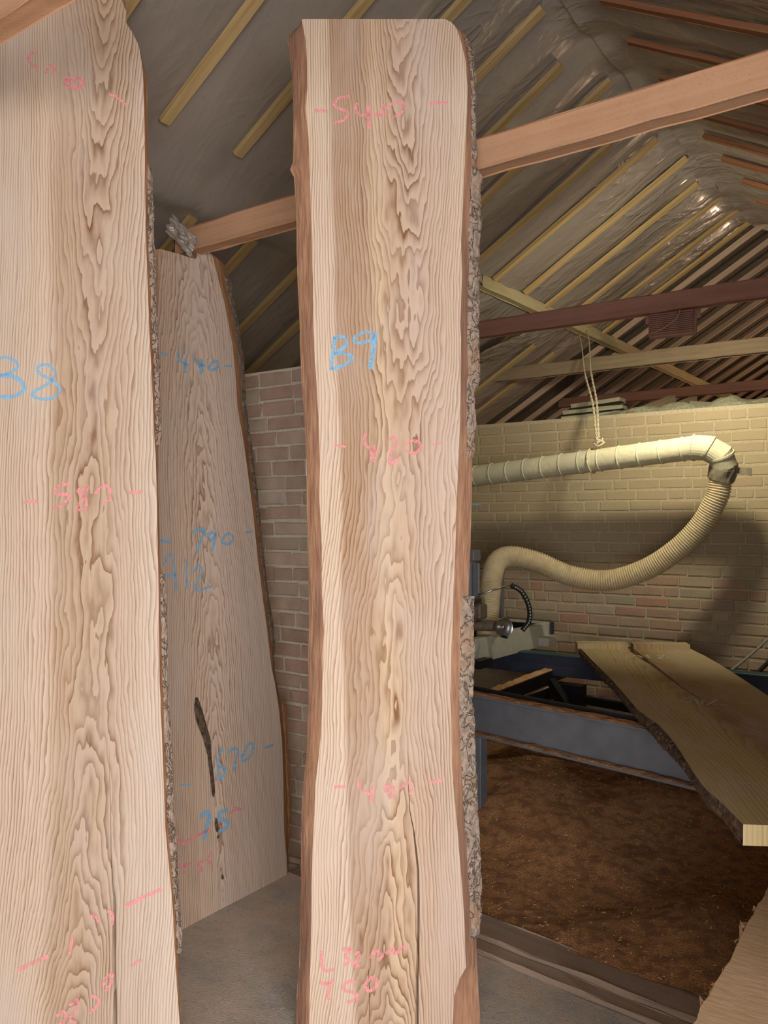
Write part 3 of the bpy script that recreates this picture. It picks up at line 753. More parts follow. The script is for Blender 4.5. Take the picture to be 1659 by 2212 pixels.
def plate8(lo, hi, pts):
    tab = sorted((px8(330, y).z, x) for y, x in pts)
    def fn(v):
        a = interp(E8[2], v); b = interp(E8[3], v)
        pix = on_plane(interp(tab, v), project(mw8 @ Vector((b, .05, v)))[1], base8 + b8*.05, b8)
        return lerp(a, b, .55), .028, (inv8 @ pix).x, .052, .008, 1
    return bark_plate(s8, mw8, lo, hi, fn, 'outer_bark', lo*5+2)
plate8(px8(330, 958).z, px8(330, 345).z, [(340,325),(440,330),(540,333),(640,336),(720,339),(800,344),(891,345),(955,348)])
plate8(px8(330, 2070).z, px8(330, 1240).z, [(1238,355),(1317,358),(1397,360),(1476,361),(1513,363),(1619,369),(1703,372),(1788,375),(1872,381),(1956,385),(2041,391),(2070,390)])
marks(s8, mw8, base8, b8, [
 ('blue chalk marking B8', B, .0075, [[(-8,778),(12,772),(34,781),(38,794),(20,806),(-8,812)],[1.4,(-8,812),(25,813),(46,824),(53,838),(44,850),(22,858),(-8,856)],[(116,798),(104,789),(88,789),(81,798),(90,810),(108,818),(126,834),(129,848),(114,860),(90,862),(72,856),(72,848),(96,834),(112,822),(119,808),(116,798)]]),
 ('pink chalk number at the top', P, .008, [[(80,112),(62,120),(66,138),(80,146),(78,152)],[.8,(98,160),(108,142),(120,146),(112,162)],[1.5,(140,172),(176,172),(174,190),(146,184),(140,172)],[.8,(236,206),(250,208),(274,228)]]),
 ('pink chalk number at mid height', P, .0075, [[(52,1085),(80,1083)],[(152,1045),(126,1049),(122,1066),(150,1069),(142,1084),(116,1101)],[(182,1054),(168,1060),(186,1078),(184,1100),(166,1098),(180,1076),(190,1052),(182,1054)],[(206,1066),(220,1050),(238,1054),(238,1076),(222,1086)],[(278,1065),(308,1062)]]),
 ('pink chalk numbers near the foot', P, .0075, [[1.2,(270,1958),(310,1938),(350,1920)],[1.2,(40,2095),(70,2080),(106,2064)],[(192,1976),(206,1980),(214,1992)],[(232,1968),(244,1974),(242,1998)],[(158,2024),(154,2040),(150,2062)],[(222,2130),(232,2110),(244,2104),(240,2124),(228,2142)],[(196,2150),(214,2158),(208,2176),(192,2186)],[(150,2172),(168,2160),(164,2182),(152,2200),(166,2210)],[(122,2196),(138,2184),(140,2204),(126,2214)],[(282,2088),(306,2072)]]),
])

# ---- slab marked A12, tapering, behind the B8 slab
pA = on_z(621, 1889, 0); pB = on_z(392, 2009, 0)
uA = (pA - pB); uA.z = 0
mwA, uA, bA, vA = slab_frame(pA, uA, Vector((-.095, 0, 1)))
A12r = [(545,456,480),(570,463,489),(607,472,497),(650,484,504),(700,494,513),(750,503,519),(800,508,523),(880,513,529),(960,527,540),(1040,538,550),(1120,548,558),(1200,556,566),(1280,566,575),(1360,577,586),(1440,586,592),(1475,594,597),(1500,598,601),(1534,603,611),(1600,609,617),(1680,612,620),(1750,613,624),(1800,614,626),(1850,619,623),(1889,621,622)]
EA = slab_edges([(y, f-2, f-1, f, b) for y, f, b in A12r], mwA, .055, uA, bA, vA); invA = mwA.inverted()
def pxA(x, y): return invA @ on_plane(x, y, pA, bA)
if 0: print('A12', [(q, tuple(round(c,3) for c in pxA(*q))) for q in [(420,650),(430,900),(440,1150),(465,1560),(475,1800),(345,560),(463,570)]])
sA = empty('wood_slab', None, 'shorter tapering ash slab chalked A12, leaning behind the left slab', 'wood slab', mw=mwA)
topA = pxA(440, 548).z
lw = sorted([(pxA(400, 545).z, abs(pxA(342, 545).x - pxA(456, 545).x)), (pxA(420, 790).z, .0), (0.0, 0.0)])
uLtop = pxA(345, 548).x
def edgeA(v):
    fr_, br = interp(EA[2], v), interp(EA[3], v)
    l = lerp(interp(EA[2], 0) - .76, uLtop, min(1, v/topA)**1.1) + .006*nz(v*5, 8)
    return l - .03, l, fr_, br
tabA = sorted([(pxA(x, y).x, pxA(x, y).z) for x, y in [(338,537),(346,538),(385,548),(422,560),(424,559)]] + [(pxA(425.5,545).x, pxA(425.5,545).z), (pxA(433,539).x, pxA(433,539).z), (pxA(447,543).x, pxA(447,543).z), (pxA(462,552).x, pxA(462,552).z), (pxA(488,560).x, pxA(488,560).z)])
live_slab(sA, mwA, .055, edgeA, 0.0, topA, M['face_a12'], 'inner_bark', 'inner_bark_pale', top=lambda u: interp(tabA, u), nu=60, seed=8.8, rough=.006)
def plateA(lo, hi, pts, mat='outer_bark'):
    tab = sorted((pxA(500, y).z, x) for y, x in pts)
    def fn(v):
        a = interp(EA[2], v); b = interp(EA[3], v)
        pix = on_plane(interp(tab, v), project(mwA @ Vector((b, .055, v)))[1], pA + bA*.055, bA)
        return lerp(a, b, .5), .03, (invA @ pix).x, .058, .009, 1
    return bark_plate(sA, mwA, lo, hi, fn, mat, lo*7)
plateA(pxA(560, 1425).z, pxA(470, 575).z, [(570,491),(607,501),(650,508),(700,518),(750,524),(800,528),(880,533),(960,544),(1040,553),(1120,561),(1200,568),(1280,577),(1360,588),(1440,594)])
plateA(pxA(615, 1835).z, pxA(600, 1520).z, [(1520,608),(1534,614),(1600,619),(1680,622),(1750,627),(1800,629),(1840,625)], 'inner_bark_pale')
# dark bark pocket and knots in its face
def pocket(name, pts, h):
    L = [invA @ on_plane(x, y, pA, bA) for x, y in pts]
    c = sum(L, Vector())/len(L); ring = smooth_path(L + [L[0]], 3)[:-1]; mb = MB(); n = len(ring); vs = []
    for k, (s, d) in enumerate(((1, -.0008), (.86, -.0008 - h*.5), (.55, -h), (.2, -h*.9))):
        for p in ring:
            q = c + (p - c)*s; vs.append((q.x, d - .001*abs(nz(q.x*80, q.z*60, k)), q.z))
    vs.append((c.x, -h, c.z))
    fs = [(k*n+i, k*n+(i+1) % n, (k+1)*n+(i+1) % n, (k+1)*n+i) for k in range(3) for i in range(n)] + [(3*n+i, 3*n+(i+1) % n, 4*n) for i in range(n)]
    mb.add(vs, fs); return mb.build(name, 'dark_bark', sA, smooth=True, mw=mwA, local=True)
tag(pocket('bark_pocket', [(421,1508),(427,1507),(437,1535),(447,1570),(455,1600),(456,1630),(461,1670),(464,1712),(460,1722),(456,1705),(452,1650),(446,1625),(436,1590),(424,1560),(419,1530)], .003), 'long dark bark pocket in the face')
pocket('knot', [(465,1766),(469,1770),(472,1790),(469,1798),(465,1792),(463,1778)], .002)
pocket('knot', [(471,1803),(473,1808),(470,1812),(468,1807)], .0015)
pocket('knot', [(479,1888),(483,1893),(481,1900),(477,1896)], .002)
marks(sA, mwA, pA, bA, [
 ('blue chalk number near the top', B, .011, [[.7,(345,763),(361,766)],[(385,757),(387,778),(406,789)],[(401,774),(400,806)],[(420,770),(425,786),(444,790)],[1.3,(436,776),(433,810)],[(452,792),(462,780),(471,784),(468,796),(454,798),(450,790)],[.6,(484,790),(500,791)]]),
 ('blue chalk number at mid height', B, .011, [[(344,1167),(368,1171)],[(414,1150),(428,1145),(442,1144),(434,1166),(424,1192)],[(462,1148),(448,1156),(456,1168),(466,1152),(458,1190)],[(480,1164),(492,1153),(503,1160),(494,1175),(480,1172),(480,1164)],[.6,(530,1150),(545,1148)]]),
 ('faint blue chalk marking A12', B, .009, [[(352,1222),(366,1197),(376,1220),(380,1276)],[(356,1244),(380,1242)],[(402,1208),(404,1270)],[(418,1236),(428,1221),(436,1236),(420,1272),(456,1268)]]),
 ('blue chalk number 630 by the bark pocket', B, .011, [[.5,(388,1695),(412,1695)],[(480,1614),(470,1646),(474,1684),(486,1664),(472,1654)],[(491,1624),(512,1619),(503,1668)],[(524,1634),(536,1608),(547,1610),(540,1634),(524,1644),(522,1628)],[.7,(570,1616),(590,1609)]]),
 ('bold blue chalk 75 below the bark pocket', B, .018, [[(431,1763),(452,1757),(447,1784),(440,1815)],[.8,(492,1749),(473,1757),(475,1769),(493,1775),(487,1789),(472,1797)]]),
 ('pink chalk marks near the foot', P, .011, [[(497,1760),(508,1747),(523,1751)],[(380,1808),(394,1821),(424,1806),(456,1790)],[(384,1872),(412,1866)],[(398,1868),(397,1890)],[(440,1858),(426,1866),(436,1878),(426,1888)],[(456,1842),(448,1856),(456,1866)]]),
])

# ================================================================== TIE BEAMS, PURLIN
def tie(Y, z, x0, x1, w, h, mat, label, seed):
    return timber('tie_beam', (x0, Y, z + h/2), (x1, Y, z + h/2), w, h, mat, jit=.003, label=label, cat='beam', group='roof tie beams', seed=seed)
tie(1.13, 2.755, -3.0, 1.5, .07, .09, 'beam', 'pale tie beam crossing the top left picture corner', 2.0)
tie(2.52, 2.745, -2.93, 1.5, .08, .105, 'beam', 'tan dusty tie beam passing just behind the central slab', 5.0)
tie(4.66, 2.72, -3.6, 1.5, .07, .10, 'beam_red', 'dark reddish tie beam that carries the floodlight', 9.0)
tie(6.55, 2.78, -3.75, 1.6, .07, .11, 'beam_dark', 'pale greenish tie beam above the brick wall, beyond the floodlight', 13.0)
tie(8.15, 2.76, -3.7, 1.6, .07, .09, 'beam_red', 'farthest dark tie beam, low over the brick wall', 17.0)
timber('purlin', (-2.86, 5.02, 3.185), (-2.86, 13.9, 3.185), .07, .085, 'purlin', jit=.003, label='long purlin whose rough end pokes out above the reddish beam', cat='beam', seed=21.0)
def crumpled(name, c, u, v, w, h, amp, seed, label, mat='film', group=None):
    c = Vector(c); u = Vector(u).normalized(); v = Vector(v).normalized(); n = u.cross(v)
    mb = MB().grid(22, 22, lambda a, b: c + u*(a-.5)*w*(1 + .25*nz(b*4, seed)) + v*(b-.5)*h*(1 + .25*nz(a*4, seed+3)) + n*amp*(fbm(a*5+seed, b*5, seed, 3) + .6*abs(nz(a*9, b*3, seed))))
    o = mb.build(name, mat, smooth=True); mod = o.modifiers.new('thickness', 'SOLIDIFY'); mod.thickness = .0015
    return tag(o, label, 'plastic film', group)
crumpled('torn_film', at(391, 508, 3.64), (.45, 0, .75), (.5, .3, -.6), .08, .16, .02, 4.0, 'crumpled dusty film scrap around the end of the tan tie beam')
crumpled('torn_film', at(1130, 735, 6.45), (.93, .1, .30), (-.1, 1, .0), .8, .3, .014, 8.0, 'loose film flap hanging under the purlin')

# ================================================================== FLOODLIGHT
L0 = at(1452, 692, 4.66)
fwd = Vector((-.10, 1, -.22)).normalized(); rt = fwd.cross(Vector((0, 0, 1))).normalized(); upv = rt.cross(fwd)
Rl = Matrix((rt, fwd, upv)).transposed(); mwl = Rl.to_4x4(); mwl.translation = L0
fd = empty('floodlight', None, 'dusty finned floodlight hanging under the reddish beam, facing away', 'floodlight', mw=mwl)
MB().box((0, .02, 0), (.25, .04, .17)).build('housing', 'lamp_body', fd, bevel=.006, mw=mwl, local=True)
for k in range(15):
    MB().box((0, -.013, -.077 + k*.011), (.235, .028, .0045)).build('cooling_fin', 'lamp_body', fd, mw=mwl, local=True)
MB().box((0, .0425, 0), (.23, .004, .15)).build('light_panel', 'lamp_panel', fd, mw=mwl, local=True)
br = MB()
for sx in (-1, 1): br.bar((sx*.135, .01, 0), (sx*.135, .01, .135), .02, .005, (0, 1, 0))
br.bar((-.135, .01, .135), (.135, .01, .135), .02, .005)
br.build('bracket', 'lamp_body', fd, mw=mwl, local=True)
cb = smooth_path([(.06, -.02, .15), (.05, -.035, .06), (.03, -.04, -.01), (-.04, -.04, -.06), (-.11, -.035, -.085), (-.10, 0, -.09)], 8)
MB().tube(cb, .005, 8).build('cable', 'lamp_body', fd, smooth=True, mw=mwl, local=True)
ld = bpy.data.lights.new('floodlight_beam', 'AREA'); ld.shape = 'RECTANGLE'; ld.size = .22; ld.size_y = .14; ld.energy = 17; ld.color = (1.0, .92, .68)
lo = bpy.data.objects.new('floodlight_beam', ld); col.objects.link(lo); lo.location = L0 + fwd*.055
lo.rotation_euler = fwd.to_track_quat('-Z', 'Y').to_euler()

# ================================================================== EXTRACTION DUCT, HOSE, ROPE
du = empty('extraction_duct', at(1060, 1025, 6.2), 'dusty rigid extraction pipe slung on a rope along the brick wall', 'duct')
dp = [at(940, 1040, 6.45), at(1500, 967, 5.27)]
ax = (dp[1] - dp[0]); n_ = 60
MB().tube([dp[0].lerp(dp[1], k/n_) for k in range(n_+1)], [.074 + .0012*nz(k*.7, 3) for k in range(n_+1)], 28).build('pipe', 'duct', du, smooth=True, angle=.6)
for k in range(14):
    c = dp[0] + ax*(k + .7)/14.2; tl_ = ax.normalized()*.005
    MB().tube([c - tl_, c - tl_*.5, c + tl_*.5, c + tl_], [.0745, .0785, .0785, .0745], 28, False).build('pipe_seam', 'duct', du, smooth=True)
elb = [at(1500, 967, 5.27), at(1528, 968, 5.22), at(1556, 983, 5.2), at(1564, 1008, 5.22)]
MB().tube(elb, [.078, .079, .080, .078], 28).build('elbow', 'duct', du)
for a in (0, 1, 2):
    c = elb[a]; tg = (elb[a+1] - c).normalized()*.006
    MB().tube([c - tg, c + tg], .083, 28).build('elbow_seam', 'duct', du)
tpp = [at(1564, 1000, 5.22), at(1563, 1012, 5.23), at(1560, 1024, 5.24), at(1557, 1036, 5.25)]
mbt = MB().tube(tpp, [.080, .085, .083, .080], 36)
mbt.v = [tuple(Vector(p) + Vector((nz(p[0]*60, p[1]*60, p[2]*90), nz(p[1]*60, p[2]*60), nz(p[2]*90, p[0]*70)))*.006) for p in mbt.v]
tp = mbt.build('tape_wrap', 'tape', du)
MB().grid(8, 3, lambda a, b: at(1585, 1015, 5.2) + (at(1624, 1020, 5.15) - at(1585, 1015, 5.2))*a + Vector((0, .006*math.sin(a*7), (b-.5)*.035*(1 + .4*a)))).build('tape_end', 'tape', tp)
hp = [at(1558, 1030, 5.25), at(1548, 1075, 5.27), at(1516, 1132, 5.33), at(1465, 1185, 5.40), at(1395, 1230, 5.50), at(1312, 1254, 5.60), at(1230, 1243, 5.68), at(1160, 1214, 5.72), at(1104, 1202, 5.72), at(1074, 1214, 5.68), at(1062, 1250, 5.60), at(1056, 1310, 5.52), at(1052, 1375, 5.46)]
hs = smooth_path(hp, 120)
cum = [0]
for a, b in zip(hs, hs[1:]): cum.append(cum[-1] + (b - a).length)
Lh = cum[-1]; step = .0040; res = []; i = 0
for k in range(int(Lh/step)):
    s = k*step
    while cum[i+1] < s: i += 1
    res.append(hs[i].lerp(hs[i+1], (s - cum[i])/max(1e-9, cum[i+1] - cum[i])))
ho = MB().tube(res, [.062 + (.0085, .0085, .004, -.001)[k % 4] for k in range(len(res))], 22).build('flexible_hose', 'hose', None, smooth=True, angle=1.2)
tag(ho, 'beige corrugated extraction hose drooping from the duct to the saw', 'hose')
ropeT = [at(1250, 722, 7.1), at(1268, 714, 7.1)]; ropeB = at(1294, 962, 5.62)
rp = empty('rope', ropeB, 'pale doubled rope hanging from the purlin to the duct', 'rope')
def twist(a, b, r, n, sag=.02):
    out = []
    for k in range(n+1):
        t = k/n; p = a.lerp(b, t) + Vector((.006*math.sin(t*11), .004*math.cos(t*9), -sag*math.sin(math.pi*t)*.3))
        out.append(p)
    return out
for j, tpt in enumerate(ropeT):
    for ph in (0, math.pi):
        path = twist(tpt, ropeB + Vector((.012*(j - .5), 0, .05)), .005, 160)
        path = [p + Vector((math.cos(k*.55 + ph), math.sin(k*.55 + ph), 0))*(.0045 if k > 70 else .001) for k, p in enumerate(path)]
        MB().tube(path, .0045, 6).build('strand', 'rope', rp, smooth=True)
kn = MB()
for j in range(4):
    c = ropeB + Vector((0, 0, .035 - j*.01)); a0 = j*1.3
    kn.tube([c + Vector((math.cos(a0 + k*.45)*(.022 + .012*(j % 2)), math.sin(a0 + k*.45)*.022, .012*math.sin(k*.9 + j))) for k in range(15)], .006, 6)
kn.build('knot', 'rope', rp, smooth=True)
ct = dp[0].lerp(dp[1], (1294 - 940)/(1500 - 940) + .02); tgd = ax.normalized(); side = tgd.cross(Vector((0, 0, 1))).normalized(); up2 = side.cross(tgd)
MB().tube([ct + (side*math.cos(a*.3) + up2*math.sin(a*.3))*.081 for a in range(22)], .006, 6).build('loop', 'rope', rp, smooth=True)

# ================================================================== SAWMILL
def dust_strip(parent, p0, p1, w, h, seed, mat='sawdust'):
    p0, p1 = Vector(p0), Vector(p1); x = (p1 - p0); s = Vector((0, 0, 1)).cross(x.normalized())
    n = int(x.length/.015)
    mb = MB().grid(n, 9, lambda a, b: p0 + x*a + s*(b-.5)*w*(1 + .18*nz(a*n*.2, b*3, seed)) + Vector((0, 0, h*(max(0, math.sin(math.pi*b))**.6)*(.55 + .6*fbm(a*n*.15, b*3, seed, 3)))))
    return tag(mb.build('sawdust_ridge', mat, parent, smooth=True), kind='stuff')
ia = on_z(1030, 1500, .72); ib = on_z(1400, 1573, .72)
idr = (ib - ia).normalized(); i0 = ia - idr*.7; i1 = ib + idr*1.5
sd = Vector((0, 0, 1)).cross(idr)
gi = empty('steel_girder', (i0 + i1)*.5 - Vector((0, 0, .72)), 'grey steel I-beam dusted with sawdust, crossing in front of the saw', 'girder')
MB().bar(i0 + sd*.02 - Vector((0, 0, .10)), i1 + sd*.02 - Vector((0, 0, .10)), .012, .185).build('web', 'steel', gi)
MB().bar(i0 + sd*.03 - Vector((0, 0, .006)), i1 + sd*.03 - Vector((0, 0, .006)), .10, .012).build('flange', 'steel', gi, bevel=.002)
MB().bar(i0 + sd*.015 - Vector((0, 0, .194)), i1 + sd*.015 - Vector((0, 0, .194)), .10, .012).build('flange', 'steel', gi, bevel=.002)
MB().bar(i0 + sd*.075 + Vector((0, 0, .004)), i1 + sd*.075 + Vector((0, 0, .004)), .012, .03).build('lip', 'black_steel', gi)
dust_strip(gi, i0 + sd*.022, i1 + sd*.022, .075, .014, 3.0)
dust_strip(gi, i0 - sd*.012 - Vector((0, 0, .188)), i1 - sd*.012 - Vector((0, 0, .188)), .05, .012, 6.0)
for q in (ia - idr*.02, ib + idr*1.2):
    lg = q + sd*.03
    MB().box((lg.x, lg.y, .26), (.07, .07, .53)).build('leg', 'steel', gi, bevel=.003)
# saw bed
bd = empty('saw_bed', (-1.6, 5.24, 0), 'blue steel cross rail of the saw bed with black posts', 'saw bed')
MB().box((-1.4, 5.24, .632), (4.2, .07, .13)).build('rail', 'blue_paint', bd, bevel=.004)
MB().box((-1.4, 5.24, .702), (4.2, .10, .012)).build('rail_cap', 'teal_paint', bd, bevel=.002)
for x in (at(1256, 1480, 5.75).x, -.2):
    MB().box((x, 5.24, .26), (.19, .11, .52)).build('post', 'black_steel', bd, bevel=.004)
MB().bar(at(1190, 1470, 5.5), at(1232, 1535, 5.35), .05, .05).build('strut', 'black_steel', bd, bevel=.003)
MB().bar(at(1200, 1500, 5.7), at(1420, 1540, 5.0), .05, .05).build('strut', 'black_steel', bd, bevel=.003)
for k, (a, b, z) in enumerate((((1030, 1506), (1222, 1433), .60), ((1100, 1512), (1196, 1478), .50))):
    p0, p1 = on_z(*a, z), on_z(*b, z); s_ = Vector((0, 0, 1)).cross((p1 - p0).normalized())
    an = empty('angle_iron', (p0 + p1)*.5 - Vector((0, 0, .06)), ('longer upper' if k == 0 else 'shorter lower') + ' rusty angle iron covered in sawdust beneath the saw', 'angle iron', 'rusty angle irons under the saw')
    MB().bar(p0, p1, .07, .008).build('top_leg', 'rust', an)
    MB().bar(p0 - s_*.032 - Vector((0, 0, .04)), p1 - s_*.032 - Vector((0, 0, .04)), .008, .08).build('side_leg', 'black_steel', an)
    dust_strip(an, p0 + Vector((0, 0, .004)), p1 + Vector((0, 0, .004)), .062, .02, 9.0 + k, 'shaving')
# saw carriage
cr = empty('saw_carriage', (-2.8, 5.1, .69), 'cream steel saw carriage frame with a chrome handwheel', 'saw carriage')
MB().box((-2.66, 5.0, .775), (.012, 1.5, .155)).build('side_rail', 'white_paint', cr, bevel=.002)
MB().box((-2.685, 5.0, .848), (.06, 1.5, .008)).build('top_flange', 'white_paint', cr)
MB().box((-3.08, 5.0, .775), (.012, 1.5, .155)).build('side_rail', 'white_paint', cr, bevel=.002)
MB().box((-2.87, 5.74, .775), (.43, .012, .155)).build('end_rail', 'white_paint', cr, bevel=.002)
MB().box((-2.87, 5.0, .71), (.41, 1.48, .008)).build('tray', 'black_steel', cr)
MB().box((-3.066, 5.0, .77), (.012, 1.46, .13)).build('inner_shade', 'black_steel', cr)  # black plates added as the shade inside the carriage frame
MB().box((-2.87, 5.727, .77), (.40, .010, .13)).build('inner_shade', 'black_steel', cr)  # same painted shade across the far end of the opening
MB().box(at(1180, 1385, 6.05), (.10, .14, .06)).build('foot_block', 'white_paint', cr, bevel=.004)
MB().box(at(1192, 1357, 6.0), (.02, .03, .085)).build('blue_tag', 'blue_paint', cr)
MB().box(at(1035, 1432, 5.3), (.10, .16, .05)).build('runner', 'black_steel', cr)
hw = at(1088, 1356, 5.15); axw = Vector((.84, -.54, .0)).normalized(); hu = axw.cross(Vector((0, 0, 1))).normalized(); hv = hu.cross(axw)
wheel = MB().lathe(hw, axw, [(-.034, .012), (-.034, .055), (.006, .060), (.009, .058), (.006, .053), (-.020, .050), (-.022, .02), (-.006, .016), (-.006, .004)]).build('handwheel', 'chrome', cr, smooth=False)
MB().tube([hw - axw*.16, hw], .012, 10).build('spindle', 'chrome', cr, smooth=True)
hh = hw - hv*.050 + hu*.012
MB().tube([hh, hh + axw*.02, hh + axw*.06], [.006, .009, .008], 10).build('crank_handle', 'rubber', wheel, smooth=True)
mt = at(1008, 1245, 5.25)
MB().tube([mt + Vector((0, 0, z)) for z in (-.14, -.13, .09, .10)], [.05, .062, .062, .05], 20).build('motor', 'motor_grey', cr)
for k in range(14):
    a = 2*math.pi*k/14; MB().box(mt + Vector((math.cos(a)*.068, math.sin(a)*.068, -.02)), (.022, .004, .20), Matrix.Rotation(a, 3, 'Z')).build('motor_fin', 'motor_grey', cr)
MB().box(mt + Vector((.03, 0, .13)), (.09, .09, .07)).build('terminal_box', 'motor_grey', cr, bevel=.006)
MB().box(at(1030, 1320, 5.25), (.10, .10, .09)).build('gearbox', 'oily_metal', cr, bevel=.01)
MB().tube([at(1020, 1352, 5.25), at(1068, 1352, 5.2)], .032, 14).build('gear_tube', 'oily_metal', cr, smooth=True, angle=.7)
MB().tube([at(1022, 1300, 5.2), at(1044, 1297, 5.15)], .02, 12).build('clamp', 'chrome', cr, smooth=True, angle=.7)
MB().tube([at(1033, 1285, 5.2), at(1104, 1262, 5.25)], .006, 8).build('guide_rod', 'chrome', cr, smooth=True)
MB().box(at(1083, 1292, 5.62), (.02, .035, .36)).build('mast', 'steel', cr)
ch = smooth_path([at(1104, 1264, 5.3), at(1126, 1277, 5.3), at(1142, 1308, 5.3), at(1143, 1340, 5.3), at(1128, 1362, 5.3)], 10)
chain = MB().tube(ch, .016, 8).build('cable_chain', 'rubber', cr, smooth=True)
for k in range(4, len(ch)-2, 2):
    MB().box(ch[k] + Vector((.011, -.014, 0)), (.006, .006, .009)).build('chain_link', 'white_paint', chain)
bk = MB()
bk.bar(at(1000, 1089, 6.3), at(1040, 1090, 6.3), .02, .012); bk.bar(at(1000, 1098, 6.35), at(1030, 1098, 6.35), .02, .012)
tag(bk.build('wall_bracket', 'steel'), 'small steel bracket bar at the wall beside the central slab', 'bracket')
cbl = smooth_path([at(1570, 1455, 5.25), at(1600, 1432, 5.3), at(1640, 1398, 5.4), at(1690, 1350, 5.5)], 8)
tag(MB().tube(cbl, .009, 8).build('power_cable', 'cable', smooth=True), 'pale cable rising across the wall at the right picture edge', 'cable')
cbl = smooth_path([at(1630, 1460, 5.2), at(1650, 1440, 5.25), at(1690, 1400, 5.35)], 8)
tag(MB().tube(cbl, .013, 8).build('power_cable', 'rubber', smooth=True), 'black cable below the pale one at the right picture edge', 'cable')

# ---- oak slab lying on the saw bed
zf = .785
lx = lambda x, y: on_z(1000 + x*.397, 1350 + y*.397, zf)
fl0, fl1 = lx(635, 122), lx(1525, 1085)
vF = (fl0 - fl1); vF.z = 0; vF.normalize(); uF = Vector((vF.y, -vF.x, 0))
mwF = Matrix((uF, Vector((0, 0, -1)), vF)).transposed().to_4x4(); mwF.translation = fl1
invF = mwF.inverted(); LF = (invF @ fl0).z
Lp = [(635,122),(700,190),(760,250),(820,310),(885,385),(950,460),(1010,505),(1060,540),(1110,590),(1150,640),(1185,690),(1215,740),(1260,810),(1300,870),(1350,920),(1400,960),(1440,1000),(1480,1040),(1525,1085)]
Rp = [(1250,135),(1320,170),(1400,215),(1500,280),(1600,345),(1659,385)]
Lt = sorted((( invF @ lx(*p)).z, (invF @ lx(*p)).x) for p in Lp); Rt = sorted(((invF @ lx(*p)).z, (invF @ lx(*p)).x) for p in Rp)
Rt = [(0.0, Rt[0][1] - .02)] + Rt
Bp = [(600,115),(640,170),(700,235),(790,330),(900,440),(950,520),(1030,600),(1100,680),(1160,745),(1220,800),(1270,880),(1340,970),(1420,1060),(1480,1150)]
lb = lambda x, y: on_z(1000 + x*.397, 1350 + y*.397, zf - .055)
Bt = sorted((((invF @ lb(*p)).z), (invF @ lb(*p)).x) for p in Bp)
sF = empty('wood_slab', None, 'wide olive-tan slab with a long split, lying flat on the saw bed', 'wood slab', mw=mwF)
def edgeF(v):
    l = interp(Lt, v); r = interp(Rt, v)
    return min(l + .01, interp(Bt, v)), l, r, r + .01
def pxF(x, y): return invF @ lx(x, y)
ckF = sorted((pxF(x, y).z, pxF(x, y).x) for x, y in [(870,95),(905,125),(950,160),(1030,215),(1115,280),(1200,345),(1300,410),(1450,520)])
cwF = sorted((pxF(x, y).z, w) for x, y, w in [(880,100,.022),(950,160,.020),(1050,235,.011),(1115,280,.009),(1200,345,.006),(1290,405,.003),(1360,450,0)])
live_slab(sF, mwF, .055, edgeF, 0.0, LF, M['face_far'], 'dark_bark', 'inner_bark', cracks=[(lambda v: interp(ckF, v), lambda v: interp(cwF, v), .045)], seed=3.3, rough=.012)
def fnF(v):
    l = interp(Lt, v); b = min(l + .01, interp(Bt, v)); return lerp(l, b, .25), .012, b, .056, .016, -1
bark_plate(sF, mwF, pxF(1215, 740).z, LF - .01, fnF, 'dark_bark', 4.4)
# uncut strip left standing at the far end, split in two by the crack
cE = interp(ckF, LF)
for a, b in ((interp(Lt, LF) - .02, cE - .018), (cE + .016, interp(Rt, LF) - .02)):
    n = 14; mb = MB(); vs = []
    for k in range(n):
        x = lerp(a, b, k/(n-1)); j = .003*nz(k*.8, a*5)
        vs += [(x, 0, LF - .06 + j), (x, -.032 + j, LF - .055 + j), (x, -.034 + j, LF + .05), (x, .055, LF + .055)]
    mb.add(vs, [(4*k+q, 4*k+q+1, 4*k+q+5, 4*k+q+4) for k in range(n-1) for q in range(3)] + [(0, 3, 2, 1), tuple(4*(n-1)+q for q in range(4))] + [(4*k, 4*k+4, 4*k+7, 4*k+3) for k in range(n-1)])
    mb.build('uncut_end_strip', M['face_far'], sF, mw=mwF, local=True)
def zch(strokes, w):
    mb = MB()
    for st in strokes:
        loc = [invF @ on_z(x, y, zf) for x, y in st]; path = smooth_path([(p.x, 0, p.z) for p in loc], 6) if len(loc) > 2 else [loc[0].lerp(loc[1], k/5) for k in range(6)]
        vs = []; m = len(path)
        for i, p in enumerate(path):
            tg = path[min(i+1, m-1)] - path[max(i-1, 0)]; tg = Vector((tg.x, 0, tg.z)).normalized(); nn = Vector((-tg.z, 0, tg.x))*w/2
            for s in (-1, 1):
                q = p + nn*s; vs.append((q.x, -.0015, q.z))
        mb.add(vs, [(2*i, 2*i+1, 2*i+3, 2*i+2) for i in range(m-1)])
    return tag(mb.build('chalk_mark', 'white_chalk', sF, mw=mwF, local=True), 'white chalk scribble')
zch([[(1310,1418),(1330,1419)],[(1362,1420),(1375,1416),(1388,1421)],[(1396,1415),(1404,1422)],[(1418,1417),(1432,1416),(1422,1424),(1444,1420)],[(1466,1419),(1477,1420)]], .016)
zch([[(1412,1514),(1430,1515)],[(1480,1512),(1470,1514),(1482,1519),(1496,1514)],[(1502,1512),(1512,1524),(1520,1512)],[(1528,1524),(1550,1510)],[(1540,1522),(1572,1523)],[(1600,1518),(1617,1520)]], .012)
zch([[(1585,1692),(1640,1695)]], .006)

